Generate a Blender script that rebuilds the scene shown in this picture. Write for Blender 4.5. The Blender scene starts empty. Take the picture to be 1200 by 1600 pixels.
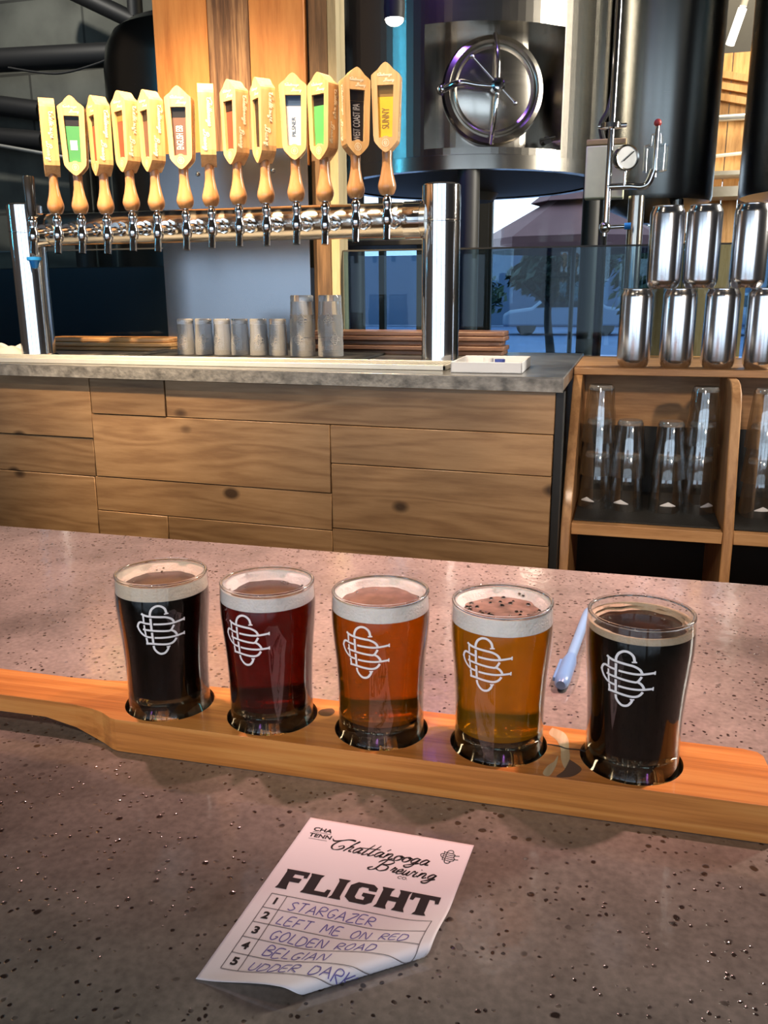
import bpy, bmesh, math, random
from mathutils import Vector, Matrix
rnd = random.Random(7)
S = bpy.context.scene
COL = S.collection
PI = math.pi
R = math.radians

# ------------------------------------------------------------------ camera
# world: x along the bars, y away from the viewer, z = 0 on the concrete bar top
cam_d = bpy.data.cameras.new('camera')
cam_d.sensor_fit = 'VERTICAL'
cam_d.sensor_height = 24.0
cam_d.lens = 1339.54 / 1600 * 24.0
cam_d.clip_start = 0.02
cam_d.clip_end = 200
cam = bpy.data.objects.new('camera', cam_d)
COL.objects.link(cam)
_R = Vector((.9628, .2702, -.0054)).normalized()
_F = Vector((-.2631, .9326, -.2472)).normalized()
_U = _R.cross(_F)
cam.matrix_world = Matrix(((_R.x, _U.x, -_F.x, 0), (_R.y, _U.y, -_F.y, 0), (_R.z, _U.z, -_F.z, .2995), (0, 0, 0, 1)))
S.camera = cam

# ------------------------------------------------------------------ view, world
S.view_settings.view_transform = 'Standard'
S.view_settings.look = 'None'
S.view_settings.exposure = 0.15
S.view_settings.gamma = 1.0
S.view_settings.use_curve_mapping = False
cy = S.cycles
cy.use_denoising = True
cy.max_bounces = 14
cy.transmission_bounces = 12
cy.transparent_max_bounces = 24
cy.glossy_bounces = 5
cy.diffuse_bounces = 4
cy.sample_clamp_indirect = 4.0
cy.sample_clamp_direct = 0.0
cy.caustics_reflective = False
cy.caustics_refractive = False
cy.blur_glossy = 0.6

W = bpy.data.worlds.new('daylight')
S.world = W
W.use_nodes = True
wn = W.node_tree.nodes['Background']
wn.inputs['Color'].default_value = (.66, .82, 1.0, 1)
wn.inputs['Strength'].default_value = 2.6


# ------------------------------------------------------------------ lamps of the room and added fill lights
def spot(name, loc, target, power, color, size=40, blend=.5, radius=.03):
    d = bpy.data.lights.new(name, 'SPOT')
    d.energy = power
    d.color = color
    d.spot_size = R(size)
    d.spot_blend = blend
    d.shadow_soft_size = radius
    o = bpy.data.objects.new(name, d)
    COL.objects.link(o)
    o.location = loc
    o.rotation_euler = (Vector(target) - Vector(loc)).to_track_quat('-Z', 'Y').to_euler()
    return o


def area(name, loc, target, sx, sy, power, color):
    d = bpy.data.lights.new(name, 'AREA')
    d.shape = 'RECTANGLE'
    d.size, d.size_y = sx, sy
    d.energy = power
    d.color = color
    o = bpy.data.objects.new(name, d)
    COL.objects.link(o)
    o.location = loc
    o.rotation_euler = (Vector(target) - Vector(loc)).to_track_quat('-Z', 'Y').to_euler()
    return o


WARM = (1.0, .72, .42)
spot('track_spot_taps', (-1.10, 1.02, 1.75), (-1.08, 1.83, .70), 430, WARM, 46, .9, .03)
spot('track_spot_panel', (-.75, 1.15, 1.9), (-1.05, 2.3, .95), 70, WARM, 34, .9, .03)
spot('track_spot_taps', (-.30, 1.05, 1.75), (-.66, 1.83, .55), 36, WARM, 46, .7, .03)
spot('track_spot_tray', (-.75, 1.35, 1.8), (-.72, 1.84, .15), 165, (1.0, .80, .55), 46, .7, .03)
spot('pendant_lamp', (-.80, .90, 1.5), (-.38, .88, 0), 150, (1.0, .54, .48), 44, 1.0, .03)
spot('pendant_lamp', (.50, .90, 1.5), (.02, .88, 0), 150, (1.0, .54, .48), 44, 1.0, .03)
spot('shelf_fill', (.75, .25, .72), (.12, 2.0, -.02), 48, (1.0, .78, .55), 34, .7, .04)  # added fill for the bay interior, not a lamp of the bar
spot('plank_spot', (-.9, .75, 1.5), (-.7, 1.6, -.02), 21, (1.0, .80, .58), 70, .8, .05)
spot('bar_fill', (-.30, -1.1, 1.75), (-.20, .98, .05), 135, (1.0, .82, .64), 28, 1.0, .12)  # added warm fill from behind the viewer, cone spares the near bar
spot('purple_led_spot', (-.95, 2.35, 2.3), (-.55, 3.2, 1.0), 90, (.30, .14, 1.0), 60, .8, .05)  # unseen LED lamp, tints the hatch purple
area('led_strip_cyan', (-2.95, 1.45, 1.3), (-1.2, 3.6, 1.3), .025, 1.6, 6, (.08, .60, 1.0))
area('brewery_lamp', (2.3, 2.75, 1.6), (-.4, 3.5, 1.0), .35, 1.6, 150, (1.0, .93, .80))
spot('wall_fill', (-3.3, 3.1, 2.7), (-3.1, 4.9, 1.25), 130, (1.0, .95, .85), 75, .9, .06)  # added unseen light that lifts the block wall
spot('valve_fill', (-.45, 1.95, 1.9), (-.1, 2.85, .66), 22, (1.0, .92, .72), 26, .8, .04)  # added unseen light that brightens the cream enclosure
area('stair_lamp', (.75, 4.6, 2.8), (.6, 5.4, 1.0), .4, .4, 60, (1.0, .82, .55))


# ------------------------------------------------------------------ mesh helpers
class MB:
    def __init__(s):
        s.v, s.f, s.a = [], [], []
        s.tag = 0.0

    def add(s, vs, fs):
        b = len(s.v)
        s.v += [tuple(v) for v in vs]
        s.f += [tuple(b + i for i in f) for f in fs]
        s.a += [s.tag] * len(fs)
        return s

    def box(s, x0, x1, y0, y1, z0, z1, M=None):
        vs = [Vector((x, y, z)) for z in (z0, z1) for y in (y0, y1) for x in (x0, x1)]
        if M is not None:
            vs = [M @ v for v in vs]
        return s.add(vs, [(0, 2, 3, 1), (4, 5, 7, 6), (0, 1, 5, 4), (1, 3, 7, 5), (3, 2, 6, 7), (2, 0, 4, 6)])

    def lathe(s, prof, c=(0, 0, 0), seg=40, M=None, closed=False):
        """profile of (r, z); ends at r = 0 become poles"""
        vs, fs, rows = [], [], []
        for r, z in prof:
            if r < 1e-7:
                rows.append([len(vs)])
                vs.append(Vector((c[0], c[1], c[2] + z)))
            else:
                rows.append(list(range(len(vs), len(vs) + seg)))
                vs += [Vector((c[0] + r * math.cos(2 * PI * i / seg), c[1] + r * math.sin(2 * PI * i / seg), c[2] + z)) for i in range(seg)]
        pr = list(zip(rows, rows[1:]))
        if closed:
            pr.append((rows[-1], rows[0]))
        for a, b in pr:
            for i in range(seg):
                j = (i + 1) % seg
                if len(a) == 1 and len(b) == 1:
                    continue
                if len(a) == 1:
                    fs.append((a[0], b[j], b[i]))
                elif len(b) == 1:
                    fs.append((a[i], a[j], b[0]))
                else:
                    fs.append((a[i], a[j], b[j], b[i]))
        if M is not None:
            vs = [M @ v for v in vs]
        return s.add(vs, fs)

    def tube(s, pts, r, seg=12, cap=True):
        pts = [Vector(p) for p in pts]
        rr = r if isinstance(r, (list, tuple)) else [r] * len(pts)
        n = len(pts)
        vs, fs = [], []
        t0 = (pts[1] - pts[0]).normalized()
        u = t0.orthogonal().normalized()
        for k in range(n):
            t = (pts[min(k + 1, n - 1)] - pts[max(k - 1, 0)]).normalized()
            u = (u - t * u.dot(t)).normalized()
            w = t.cross(u)
            for i in range(seg):
                a = 2 * PI * i / seg
                vs.append(pts[k] + (u * math.cos(a) + w * math.sin(a)) * rr[k])
        for k in range(n - 1):
            for i in range(seg):
                j = (i + 1) % seg
                fs.append((k * seg + i, k * seg + j, (k + 1) * seg + j, (k + 1) * seg + i))
        if cap:
            fs.append(tuple(range(seg - 1, -1, -1)))
            fs.append(tuple((n - 1) * seg + i for i in range(seg)))
        return s.add(vs, fs)

    def prism(s, poly, y0, y1, M=None, axis='y'):
        """polygon in (x, z) pushed along y (axis 'y') or in (x, y) pushed along z"""
        n = len(poly)
        if axis == 'y':
            vs = [Vector((p[0], y, p[1])) for y in (y0, y1) for p in poly]
        else:
            vs = [Vector((p[0], p[1], y)) for y in (y0, y1) for p in poly]
        if M is not None:
            vs = [M @ v for v in vs]
        fs = [tuple(range(n)), tuple(range(2 * n - 1, n - 1, -1))]
        for i in range(n):
            j = (i + 1) % n
            fs.append((i, i + n, j + n, j))
        return s.add(vs, fs)

    def ball(s, c, r, seg=16, rings=10, sc=(1, 1, 1)):
        pr = [(r * math.sin(PI * k / rings), -r * math.cos(PI * k / rings)) for k in range(rings + 1)]
        pr[0] = (0, -r)
        pr[-1] = (0, r)
        M = Matrix.Translation(Vector(c)) @ Matrix.Diagonal((*sc, 1))
        return s.lathe(pr, (0, 0, 0), seg, M)

    def ribbon(s, pts, w, mapf, taper=None, lift=0.0):
        """flat stroke of width w along 2-D points, carried on a surface by mapf(x, y)"""
        P = [Vector((p[0], p[1])) for p in pts]
        n = len(P)
        if n < 2:
            return s
        vs = []
        for k in range(n):
            t = P[min(k + 1, n - 1)] - P[max(k - 1, 0)]
            if t.length < 1e-9:
                t = Vector((1, 0))
            t.normalize()
            nn = Vector((-t.y, t.x))
            ww = w * (taper(k / (n - 1)) if taper else 1) * .5
            vs += [mapf(*(P[k] + nn * ww)), mapf(*(P[k] - nn * ww))]
        fs = [(2 * k, 2 * k + 1, 2 * k + 3, 2 * k + 2) for k in range(n - 1)]
        return s.add(vs, fs)


def link(name, mb, mat, parent=None, smooth=True, bevel=0.0, bseg=2, angle=38):
    me = bpy.data.meshes.new(name)
    me.from_pydata(mb.v, [], mb.f)
    me.materials.append(mat)
    at = me.attributes.new('rnd', 'FLOAT', 'FACE')
    at.data.foreach_set('value', mb.a)
    bm = bmesh.new()
    bm.from_mesh(me)
    bmesh.ops.recalc_face_normals(bm, faces=bm.faces)
    bm.to_mesh(me)
    bm.free()
    if smooth:
        me.polygons.foreach_set('use_smooth', [True] * len(me.polygons))
        me.set_sharp_from_angle(angle=R(angle))
    me.update()
    o = bpy.data.objects.new(name, me)
    COL.objects.link(o)
    if parent:
        o.parent = parent
    if bevel:
        m = o.modifiers.new('bevel', 'BEVEL')
        m.width = bevel
        m.segments = bseg
        m.limit_method = 'ANGLE'
        m.angle_limit = R(40)
    return o


def tag(o, label, cat, group=None):
    o['label'] = label
    o['category'] = cat
    if group:
        o['group'] = group
    return o


def thing(name, label, cat, loc=(0, 0, 0), rz=0.0, group=None):
    o = bpy.data.objects.new(name, None)
    o.empty_display_size = .02
    COL.objects.link(o)
    o.location = loc
    o.rotation_euler = (0, 0, rz)
    return tag(o, label, cat, group)


def struct(name, mb, mat, **k):
    o = link(name, mb, mat, **k)
    o['kind'] = 'structure'
    return o


def dup(root, loc, rz, label):
    def cp(o, par):
        c = o.copy()
        COL.objects.link(c)
        if par:
            c.parent = par
        for ch in [x for x in KIDS.get(o.name, [])]:
            cp(ch, c)
        return c
    KIDS = {}
    for o in bpy.data.objects:
        if o.parent:
            KIDS.setdefault(o.parent.name, []).append(o)
    r = cp(root, None)
    r.location = loc
    r.rotation_euler = (0, 0, rz)
    r['label'] = label
    return r


def smooth_path(pts, n=6, closed=False):
    P = [Vector(p) for p in pts]
    if len(P) < 3:
        return P
    out = []
    for i in range(len(P) - 1):
        a, b, c, d = P[max(i - 1, 0)], P[i], P[i + 1], P[min(i + 2, len(P) - 1)]
        for k in range(n):
            t = k / n
            out.append(.5 * ((2 * b) + (c - a) * t + (2 * a - 5 * b + 4 * c - d) * t * t + (3 * b - a - 3 * c + d) * t ** 3))
    out.append(P[-1])
    return out


def dense(pts, step):
    out = [Vector(pts[0])]
    for a, b in zip(pts, pts[1:]):
        a, b = Vector(a), Vector(b)
        n = max(1, int((b - a).length / step))
        out += [a + (b - a) * (k / n) for k in range(1, n + 1)]
    return out


# ------------------------------------------------------------------ materials
def base_mat(name):
    m = bpy.data.materials.new(name)
    m.use_nodes = True
    nt = m.node_tree
    return m, nt, nt.nodes['Principled BSDF']


def N(nt, typ, **kw):
    n = nt.nodes.new(typ)
    for k, v in kw.items():
        if k in n.inputs.keys():
            n.inputs[k].default_value = v
        else:
            setattr(n, k, v)
    return n


def ramp(nt, fac, stops):
    r = nt.nodes.new('ShaderNodeValToRGB')
    e = r.color_ramp.elements
    while len(e) < len(stops):
        e.new(.5)
    for i, (p, c) in enumerate(stops):
        e[i].position = p
        e[i].color = (*c, 1) if len(c) == 3 else c
    nt.links.new(fac, r.inputs['Fac'])
    return r


def plain(name, color, rough=.5, metal=0.0, coat=0.0, spec=.5, var=.06, vscale=30, bump=0.0, bscale=80):
    """one colour with slight procedural mottling"""
    m, nt, b = base_mat(name)
    tc = N(nt, 'ShaderNodeTexCoord')
    no = N(nt, 'ShaderNodeTexNoise', Scale=vscale, Detail=4.0)
    nt.links.new(tc.outputs['Object'], no.inputs['Vector'])
    c0 = tuple(max(0, c * (1 - var)) for c in color)
    c1 = tuple(min(1, c * (1 + var)) for c in color)
    r = ramp(nt, no.outputs['Fac'], [(.3, c0), (.7, c1)])
    nt.links.new(r.outputs['Color'], b.inputs['Base Color'])
    b.inputs['Roughness'].default_value = rough
    b.inputs['Metallic'].default_value = metal
    b.inputs['Coat Weight'].default_value = coat
    b.inputs['Coat Roughness'].default_value = .08
    b.inputs['Specular IOR Level'].default_value = spec
    if bump:
        n2 = N(nt, 'ShaderNodeTexNoise', Scale=bscale, Detail=3.0)
        nt.links.new(tc.outputs['Object'], n2.inputs['Vector'])
        bp = N(nt, 'ShaderNodeBump', Strength=bump, Distance=.002)
        nt.links.new(n2.outputs['Fac'], bp.inputs['Height'])
        nt.links.new(bp.outputs['Normal'], b.inputs['Normal'])
    return m


def wood(name, dark, mid, light, axis=0, scale=1.0, rough=.5, coat=0.0, knots=0.0, per_plank=0.0, stretch=9.0, lines=26.0, stain=0.0):
    """long grain along an object axis, with growth rings, knots and tone by plank"""
    m, nt, b = base_mat(name)
    L = nt.links.new
    tc = N(nt, 'ShaderNodeTexCoord')
    at = N(nt, 'ShaderNodeAttribute', attribute_name='rnd')
    off = N(nt, 'ShaderNodeVectorMath', operation='SCALE')
    off.inputs[0].default_value = (3.7, 5.1, 9.3)
    L(at.outputs['Fac'], off.inputs['Scale'])
    addv = N(nt, 'ShaderNodeVectorMath', operation='ADD')
    L(tc.outputs['Object'], addv.inputs[0])
    L(off.outputs[0], addv.inputs[1])
    mp = N(nt, 'ShaderNodeMapping')
    sc = [stretch * scale] * 3
    sc[axis] = scale
    mp.inputs['Scale'].default_value = sc
    L(addv.outputs[0], mp.inputs['Vector'])
    n1 = N(nt, 'ShaderNodeTexNoise', Scale=1.6, Detail=2.0, Distortion=.3)
    L(mp.outputs[0], n1.inputs['Vector'])
    mul = N(nt, 'ShaderNodeMath', operation='MULTIPLY')
    mul.inputs[1].default_value = lines
    L(n1.outputs['Fac'], mul.inputs[0])
    sn = N(nt, 'ShaderNodeMath', operation='SINE')
    L(mul.outputs[0], sn.inputs[0])
    n2 = N(nt, 'ShaderNodeTexNoise', Scale=14.0, Detail=6.0, Roughness=.65)
    L(mp.outputs[0], n2.inputs['Vector'])
    ma = N(nt, 'ShaderNodeMath', operation='MULTIPLY_ADD')
    ma.inputs[1].default_value = .17
    L(sn.outputs[0], ma.inputs[0])
    L(n2.outputs['Fac'], ma.inputs[2])
    cr = ramp(nt, ma.outputs[0], [(.25, dark), (.5, mid), (.78, light)])
    col = cr.outputs['Color']
    if per_plank:
        wn_ = N(nt, 'ShaderNodeTexWhiteNoise', noise_dimensions='1D')
        L(at.outputs['Fac'], wn_.inputs['W'])
        mr = N(nt, 'ShaderNodeMapRange')
        mr.inputs['To Min'].default_value = 1 - per_plank
        mr.inputs['To Max'].default_value = 1 + per_plank
        L(wn_.outputs['Value'], mr.inputs['Value'])
        hs = N(nt, 'ShaderNodeHueSaturation')
        L(mr.outputs[0], hs.inputs['Value'])
        L(col, hs.inputs['Color'])
        col = hs.outputs['Color']
    if stain:
        ns = N(nt, 'ShaderNodeTexNoise', Scale=2.2, Detail=3.0)
        L(addv.outputs[0], ns.inputs['Vector'])
        rs = ramp(nt, ns.outputs['Fac'], [(.42, (1, 1, 1)), (.72, (1 - stain,) * 3)])
        mx = N(nt, 'ShaderNodeMix', data_type='RGBA', blend_type='MULTIPLY')
        mx.inputs['Factor'].default_value = 1
        L(col, mx.inputs['A'])
        L(rs.outputs['Color'], mx.inputs['B'])
        col = mx.outputs['Result']
    if knots:
        mk = N(nt, 'ShaderNodeMapping')
        s2 = [7.0] * 3
        s2[axis] = 4.6
        mk.inputs['Scale'].default_value = s2
        L(addv.outputs[0], mk.inputs['Vector'])
        vo = N(nt, 'ShaderNodeTexVoronoi', Scale=1.0)
        L(mk.outputs[0], vo.inputs['Vector'])
        rk = ramp(nt, vo.outputs['Distance'], [(knots * .55, (.05, .028, .018)), (knots, (1, 1, 1))])
        mx = N(nt, 'ShaderNodeMix', data_type='RGBA', blend_type='MULTIPLY')
        mx.inputs['Factor'].default_value = .85
        L(col, mx.inputs['A'])
        L(rk.outputs['Color'], mx.inputs['B'])
        col = mx.outputs['Result']
    L(col, b.inputs['Base Color'])
    b.inputs['Roughness'].default_value = rough
    b.inputs['Coat Weight'].default_value = coat
    b.inputs['Coat Roughness'].default_value = .12
    bp = N(nt, 'ShaderNodeBump', Strength=.15, Distance=.001)
    L(n2.outputs['Fac'], bp.inputs['Height'])
    L(bp.outputs['Normal'], b.inputs['Normal'])
    return m


def concrete_bar():
    m, nt, b = base_mat('polished_concrete')
    L = nt.links.new
    tc = N(nt, 'ShaderNodeTexCoord')
    big = N(nt, 'ShaderNodeTexNoise', Scale=5.0, Detail=5.0, Roughness=.62)
    L(tc.outputs['Object'], big.inputs['Vector'])
    cr = ramp(nt, big.outputs['Fac'], [(.30, (.125, .108, .093)), (.50, (.235, .202, .178)), (.74, (.38, .325, .288))])
    fine = N(nt, 'ShaderNodeTexNoise', Scale=240.0, Detail=3.0)
    L(tc.outputs['Object'], fine.inputs['Vector'])
    fr = ramp(nt, fine.outputs['Fac'], [(.3, (.80, .80, .80)), (.7, (1.12, 1.12, 1.12))])
    mx = N(nt, 'ShaderNodeMix', data_type='RGBA', blend_type='MULTIPLY')
    mx.inputs['Factor'].default_value = 1
    L(cr.outputs['Color'], mx.inputs['A'])
    L(fr.outputs['Color'], mx.inputs['B'])
    # pits: two sizes of dark air holes, only where a slow noise allows
    col = mx.outputs['Result']
    heights = []
    warp = N(nt, 'ShaderNodeTexNoise', Scale=120.0, Detail=2.0)
    L(tc.outputs['Object'], warp.inputs['Vector'])
    wv = N(nt, 'ShaderNodeVectorMath', operation='SCALE')
    wv.inputs['Scale'].default_value = .004
    L(warp.outputs['Color'], wv.inputs[0])
    wa = N(nt, 'ShaderNodeVectorMath', operation='ADD')
    L(tc.outputs['Object'], wa.inputs[0])
    L(wv.outputs[0], wa.inputs[1])
    for sc, lo, hi, gate in ((95.0, .14, .21, (.47, .56)), (185.0, .16, .25, (.44, .52)), (42.0, .075, .11, (.52, .60))):
        vo = N(nt, 'ShaderNodeTexVoronoi', Scale=sc)
        L(wa.outputs[0], vo.inputs['Vector'])
        rp = ramp(nt, vo.outputs['Distance'], [(lo, (1, 1, 1)), (hi, (0, 0, 0))])
        ng = N(nt, 'ShaderNodeTexNoise', Scale=sc * .22, Detail=2.0)
        L(tc.outputs['Object'], ng.inputs['Vector'])
        rg = ramp(nt, ng.outputs['Fac'], [(gate[0], (0, 0, 0)), (gate[1], (1, 1, 1))])
        mu = N(nt, 'ShaderNodeMath', operation='MULTIPLY')
        L(rp.outputs['Color'], mu.inputs[0])
        L(rg.outputs['Color'], mu.inputs[1])
        m2 = N(nt, 'ShaderNodeMix', data_type='RGBA')
        L(mu.outputs[0], m2.inputs['Factor'])
        L(col, m2.inputs['A'])
        m2.inputs['B'].default_value = (.035, .022, .018, 1)
        col = m2.outputs['Result']
        heights.append(mu.outputs[0])
    L(col, b.inputs['Base Color'])
    ro = N(nt, 'ShaderNodeTexNoise', Scale=9.0, Detail=4.0)
    L(tc.outputs['Object'], ro.inputs['Vector'])
    rr = N(nt, 'ShaderNodeMapRange')
    rr.inputs['To Min'].default_value = .05
    rr.inputs['To Max'].default_value = .20
    L(ro.outputs['Fac'], rr.inputs['Value'])
    L(rr.outputs[0], b.inputs['Roughness'])
    b.inputs['Specular IOR Level'].default_value = 1.0
    ad = N(nt, 'ShaderNodeMath', operation='ADD')
    L(heights[0], ad.inputs[0])
    L(heights[1], ad.inputs[1])
    wav = N(nt, 'ShaderNodeTexNoise', Scale=55.0, Detail=3.0)
    L(tc.outputs['Object'], wav.inputs['Vector'])
    sub = N(nt, 'ShaderNodeMath', operation='MULTIPLY_ADD')
    sub.inputs[1].default_value = -.8
    L(ad.outputs[0], sub.inputs[0])
    L(wav.outputs['Fac'], sub.inputs[2])
    bp = N(nt, 'ShaderNodeBump', Strength=.30, Distance=.0012)
    L(sub.outputs[0], bp.inputs['Height'])
    L(bp.outputs['Normal'], b.inputs['Normal'])
    return m


def thin_glass(name, tint=(.97, .98, .98), edge=(.70, .73, .73), rough=.02, gloss=1.0, f0=.045):
    """clear ware: lets light straight through, mirrors at the rim"""
    m, nt, b = base_mat(name)
    nt.nodes.remove(b)
    L = nt.links.new
    out = nt.nodes['Material Output']
    lw = N(nt, 'ShaderNodeLayerWeight', Blend=.5)
    cr = ramp(nt, lw.outputs['Facing'], [(.0, tint), (.62, tint), (.97, edge)])
    pw = N(nt, 'ShaderNodeMath', operation='POWER')
    pw.inputs[1].default_value = 4.0
    L(lw.outputs['Facing'], pw.inputs[0])
    fr = N(nt, 'ShaderNodeMath', operation='MULTIPLY_ADD')
    fr.inputs[1].default_value = .80
    fr.inputs[2].default_value = f0
    L(pw.outputs[0], fr.inputs[0])
    tr = N(nt, 'ShaderNodeBsdfTransparent')
    L(cr.outputs['Color'], tr.inputs['Color'])
    gl = N(nt, 'ShaderNodeBsdfGlossy', Roughness=rough)
    gl.inputs['Color'].default_value = (gloss, gloss, gloss, 1)
    mx = N(nt, 'ShaderNodeMixShader')
    L(fr.outputs[0], mx.inputs[0])
    L(tr.outputs[0], mx.inputs[1])
    L(gl.outputs[0], mx.inputs[2])
    L(mx.outputs[0], out.inputs['Surface'])
    return m


def solid_glass(name, color=(.96, .97, .97), ior=1.48, rough=.0):
    m, nt, b = base_mat(name)
    nt.nodes.remove(b)
    g = N(nt, 'ShaderNodeBsdfGlass', Roughness=rough, IOR=ior)
    tc = N(nt, 'ShaderNodeTexCoord')
    no = N(nt, 'ShaderNodeTexNoise', Scale=30.0)
    nt.links.new(tc.outputs['Object'], no.inputs['Vector'])
    r = ramp(nt, no.outputs['Fac'], [(.3, tuple(c * .98 for c in color)), (.7, color)])
    nt.links.new(r.outputs['Color'], g.inputs['Color'])
    nt.links.new(g.outputs[0], nt.nodes['Material Output'].inputs['Surface'])
    return m


def beer_mat(name, col, body, haze):
    """liquid: coloured refraction plus a share of light scattered by the haze"""
    m, nt, b = base_mat(name)
    nt.nodes.remove(b)
    L = nt.links.new
    out = nt.nodes['Material Output']
    g = N(nt, 'ShaderNodeBsdfRefraction', Roughness=.12, IOR=1.2)
    g.inputs['Color'].default_value = (*col, 1)
    d = N(nt, 'ShaderNodeBsdfDiffuse')
    tc = N(nt, 'ShaderNodeTexCoord')
    no = N(nt, 'ShaderNodeTexNoise', Scale=40.0, Detail=2.0)
    L(tc.outputs['Object'], no.inputs['Vector'])
    r = ramp(nt, no.outputs['Fac'], [(.3, tuple(c * .85 for c in body)), (.7, tuple(min(1, c * 1.1) for c in body))])
    L(r.outputs['Color'], d.inputs['Color'])
    t = N(nt, 'ShaderNodeBsdfTranslucent')
    L(r.outputs['Color'], t.inputs['Color'])
    m1 = N(nt, 'ShaderNodeMixShader')
    m1.inputs[0].default_value = .5
    L(d.outputs[0], m1.inputs[1])
    L(t.outputs[0], m1.inputs[2])
    m2 = N(nt, 'ShaderNodeMixShader')
    m2.inputs[0].default_value = haze
    L(g.outputs[0], m2.inputs[1])
    L(m1.outputs[0], m2.inputs[2])
    gl = N(nt, 'ShaderNodeBsdfGlossy', Roughness=.06)
    fr = N(nt, 'ShaderNodeFresnel', IOR=1.33)
    m3 = N(nt, 'ShaderNodeMixShader')
    L(fr.outputs[0], m3.inputs[0])
    L(m2.outputs[0], m3.inputs[1])
    L(gl.outputs[0], m3.inputs[2])
    L(m3.outputs[0], out.inputs['Surface'])
    return m


def foam_mat(name, col):
    m = plain(name, col, .6, var=.05, vscale=160, bump=.35, bscale=600)
    b = m.node_tree.nodes['Principled BSDF']
    b.inputs['Subsurface Weight'].default_value = .3
    b.inputs['Subsurface Radius'].default_value = (.004, .003, .002)
    b.inputs['Subsurface Scale'].default_value = .5
    return m


def glow(name, color, strength):
    m, nt, b = base_mat(name)
    b.inputs['Base Color'].default_value = (*color, 1)
    b.inputs['Emission Color'].default_value = (*color, 1)
    b.inputs['Emission Strength'].default_value = strength
    return m


def brushed(name, color, rough, axis=2, amount=.12, metal=1.0):
    m, nt, b = base_mat(name)
    L = nt.links.new
    tc = N(nt, 'ShaderNodeTexCoord')
    mp = N(nt, 'ShaderNodeMapping')
    sc = [3.0, 3.0, 3.0]
    sc[axis] = 160.0
    mp.inputs['Scale'].default_value = sc
    L(tc.outputs['Object'], mp.inputs['Vector'])
    no = N(nt, 'ShaderNodeTexNoise', Scale=2.0, Detail=3.0)
    L(mp.outputs[0], no.inputs['Vector'])
    mr = N(nt, 'ShaderNodeMapRange')
    amount *= .4
    mr.inputs['To Min'].default_value = max(.02, rough - amount)
    mr.inputs['To Max'].default_value = rough + amount
    L(no.outputs['Fac'], mr.inputs['Value'])
    L(mr.outputs[0], b.inputs['Roughness'])
    b.inputs['Base Color'].default_value = (*color, 1)
    b.inputs['Metallic'].default_value = metal
    return m


def block_wall():
    m, nt, b = base_mat('grey_block_wall')
    L = nt.links.new
    tc = N(nt, 'ShaderNodeTexCoord')
    mp = N(nt, 'ShaderNodeMapping')
    mp.inputs['Rotation'].default_value = (R(90), 0, 0)
    L(tc.outputs['Object'], mp.inputs['Vector'])
    br = N(nt, 'ShaderNodeTexBrick', Scale=1.0)
    br.inputs['Color1'].default_value = (.115, .118, .100, 1)
    br.inputs['Color2'].default_value = (.145, .148, .128, 1)
    br.inputs['Mortar'].default_value = (.055, .055, .048, 1)
    br.inputs['Mortar Size'].default_value = .008
    br.inputs['Brick Width'].default_value = .8
    br.inputs['Row Height'].default_value = .40
    L(mp.outputs[0], br.inputs['Vector'])
    no = N(nt, 'ShaderNodeTexNoise', Scale=3.5, Detail=6.0)
    L(tc.outputs['Object'], no.inputs['Vector'])
    rp = ramp(nt, no.outputs['Fac'], [(.3, (.6, .6, .6)), (.7, (1.25, 1.25, 1.25))])
    mx = N(nt, 'ShaderNodeMix', data_type='RGBA', blend_type='MULTIPLY')
    mx.inputs['Factor'].default_value = 1
    L(br.outputs['Color'], mx.inputs['A'])
    L(rp.outputs['Color'], mx.inputs['B'])
    L(mx.outputs['Result'], b.inputs['Base Color'])
    b.inputs['Roughness'].default_value = .8
    return m


M = {}
M['bar'] = concrete_bar()
M['board'] = wood('varnished_pine', (.47, .165, .034), (.62, .235, .052), (.70, .31, .080), 0, .8, .36, .5, 0.0, 0.0, 34.0, 30.0)
M['hole'] = plain('shaded_wood_recess', (.07, .035, .015), .5)  # shade inside the board's holes, put into the wood colour
M['knot'] = plain('dark_knot', (.10, .045, .02), .4, coat=.3)
M['sap'] = wood('pale_resin_streak', (.50, .36, .20), (.66, .52, .33), (.74, .62, .42), 1, 1.0, .35, .4, 0, 0, 12, 18)
M['ware'] = thin_glass('clear_glass')
M['base'] = solid_glass('thick_glass_base', (.60, .55, .48))  # smoky tint puts low light and the beer's reflected colour into clear glass
M['ware_back'] = thin_glass('clear_glass_bright', (.96, .97, .97), (.62, .64, .64), .05, 1.0, .14)
M['lit_ware'] = None
M['sample_ware'] = solid_glass('clear_pressed_glass', (.97, .98, .98), 1.45)
M['lit_ware'] = solid_glass('spotlit_glass', (.98, .98, .98), 1.35)
_nt = M['lit_ware'].node_tree
_d = N(_nt, 'ShaderNodeBsdfDiffuse')  # white diffuse share puts the spotlit brightness into the glass
_d.inputs['Color'].default_value = (.92, .92, .92, 1)
_m = N(_nt, 'ShaderNodeMixShader')
_m.inputs[0].default_value = .25
_o = _nt.nodes['Material Output'].inputs['Surface']
_nt.links.new(_o.links[0].from_socket, _m.inputs[1])
_nt.links.new(_d.outputs[0], _m.inputs[2])
_nt.links.new(_m.outputs[0], _o)
M['ink_white'] = plain('white_enamel_print', (.86, .85, .88), .5)
M['ink_faded'] = plain('faded_print', (.42, .40, .39), .6)
M['paper'] = plain('white_paper', (.92, .88, .93), .7, var=.015, vscale=12)
M['ink_black'] = plain('black_print', (.018, .014, .018), .6)
M['ink_grey'] = plain('grey_rule_print', (.20, .18, .20), .6)
M['ink_blue'] = plain('blue_ballpoint_ink', (.16, .14, .45), .6)
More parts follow.
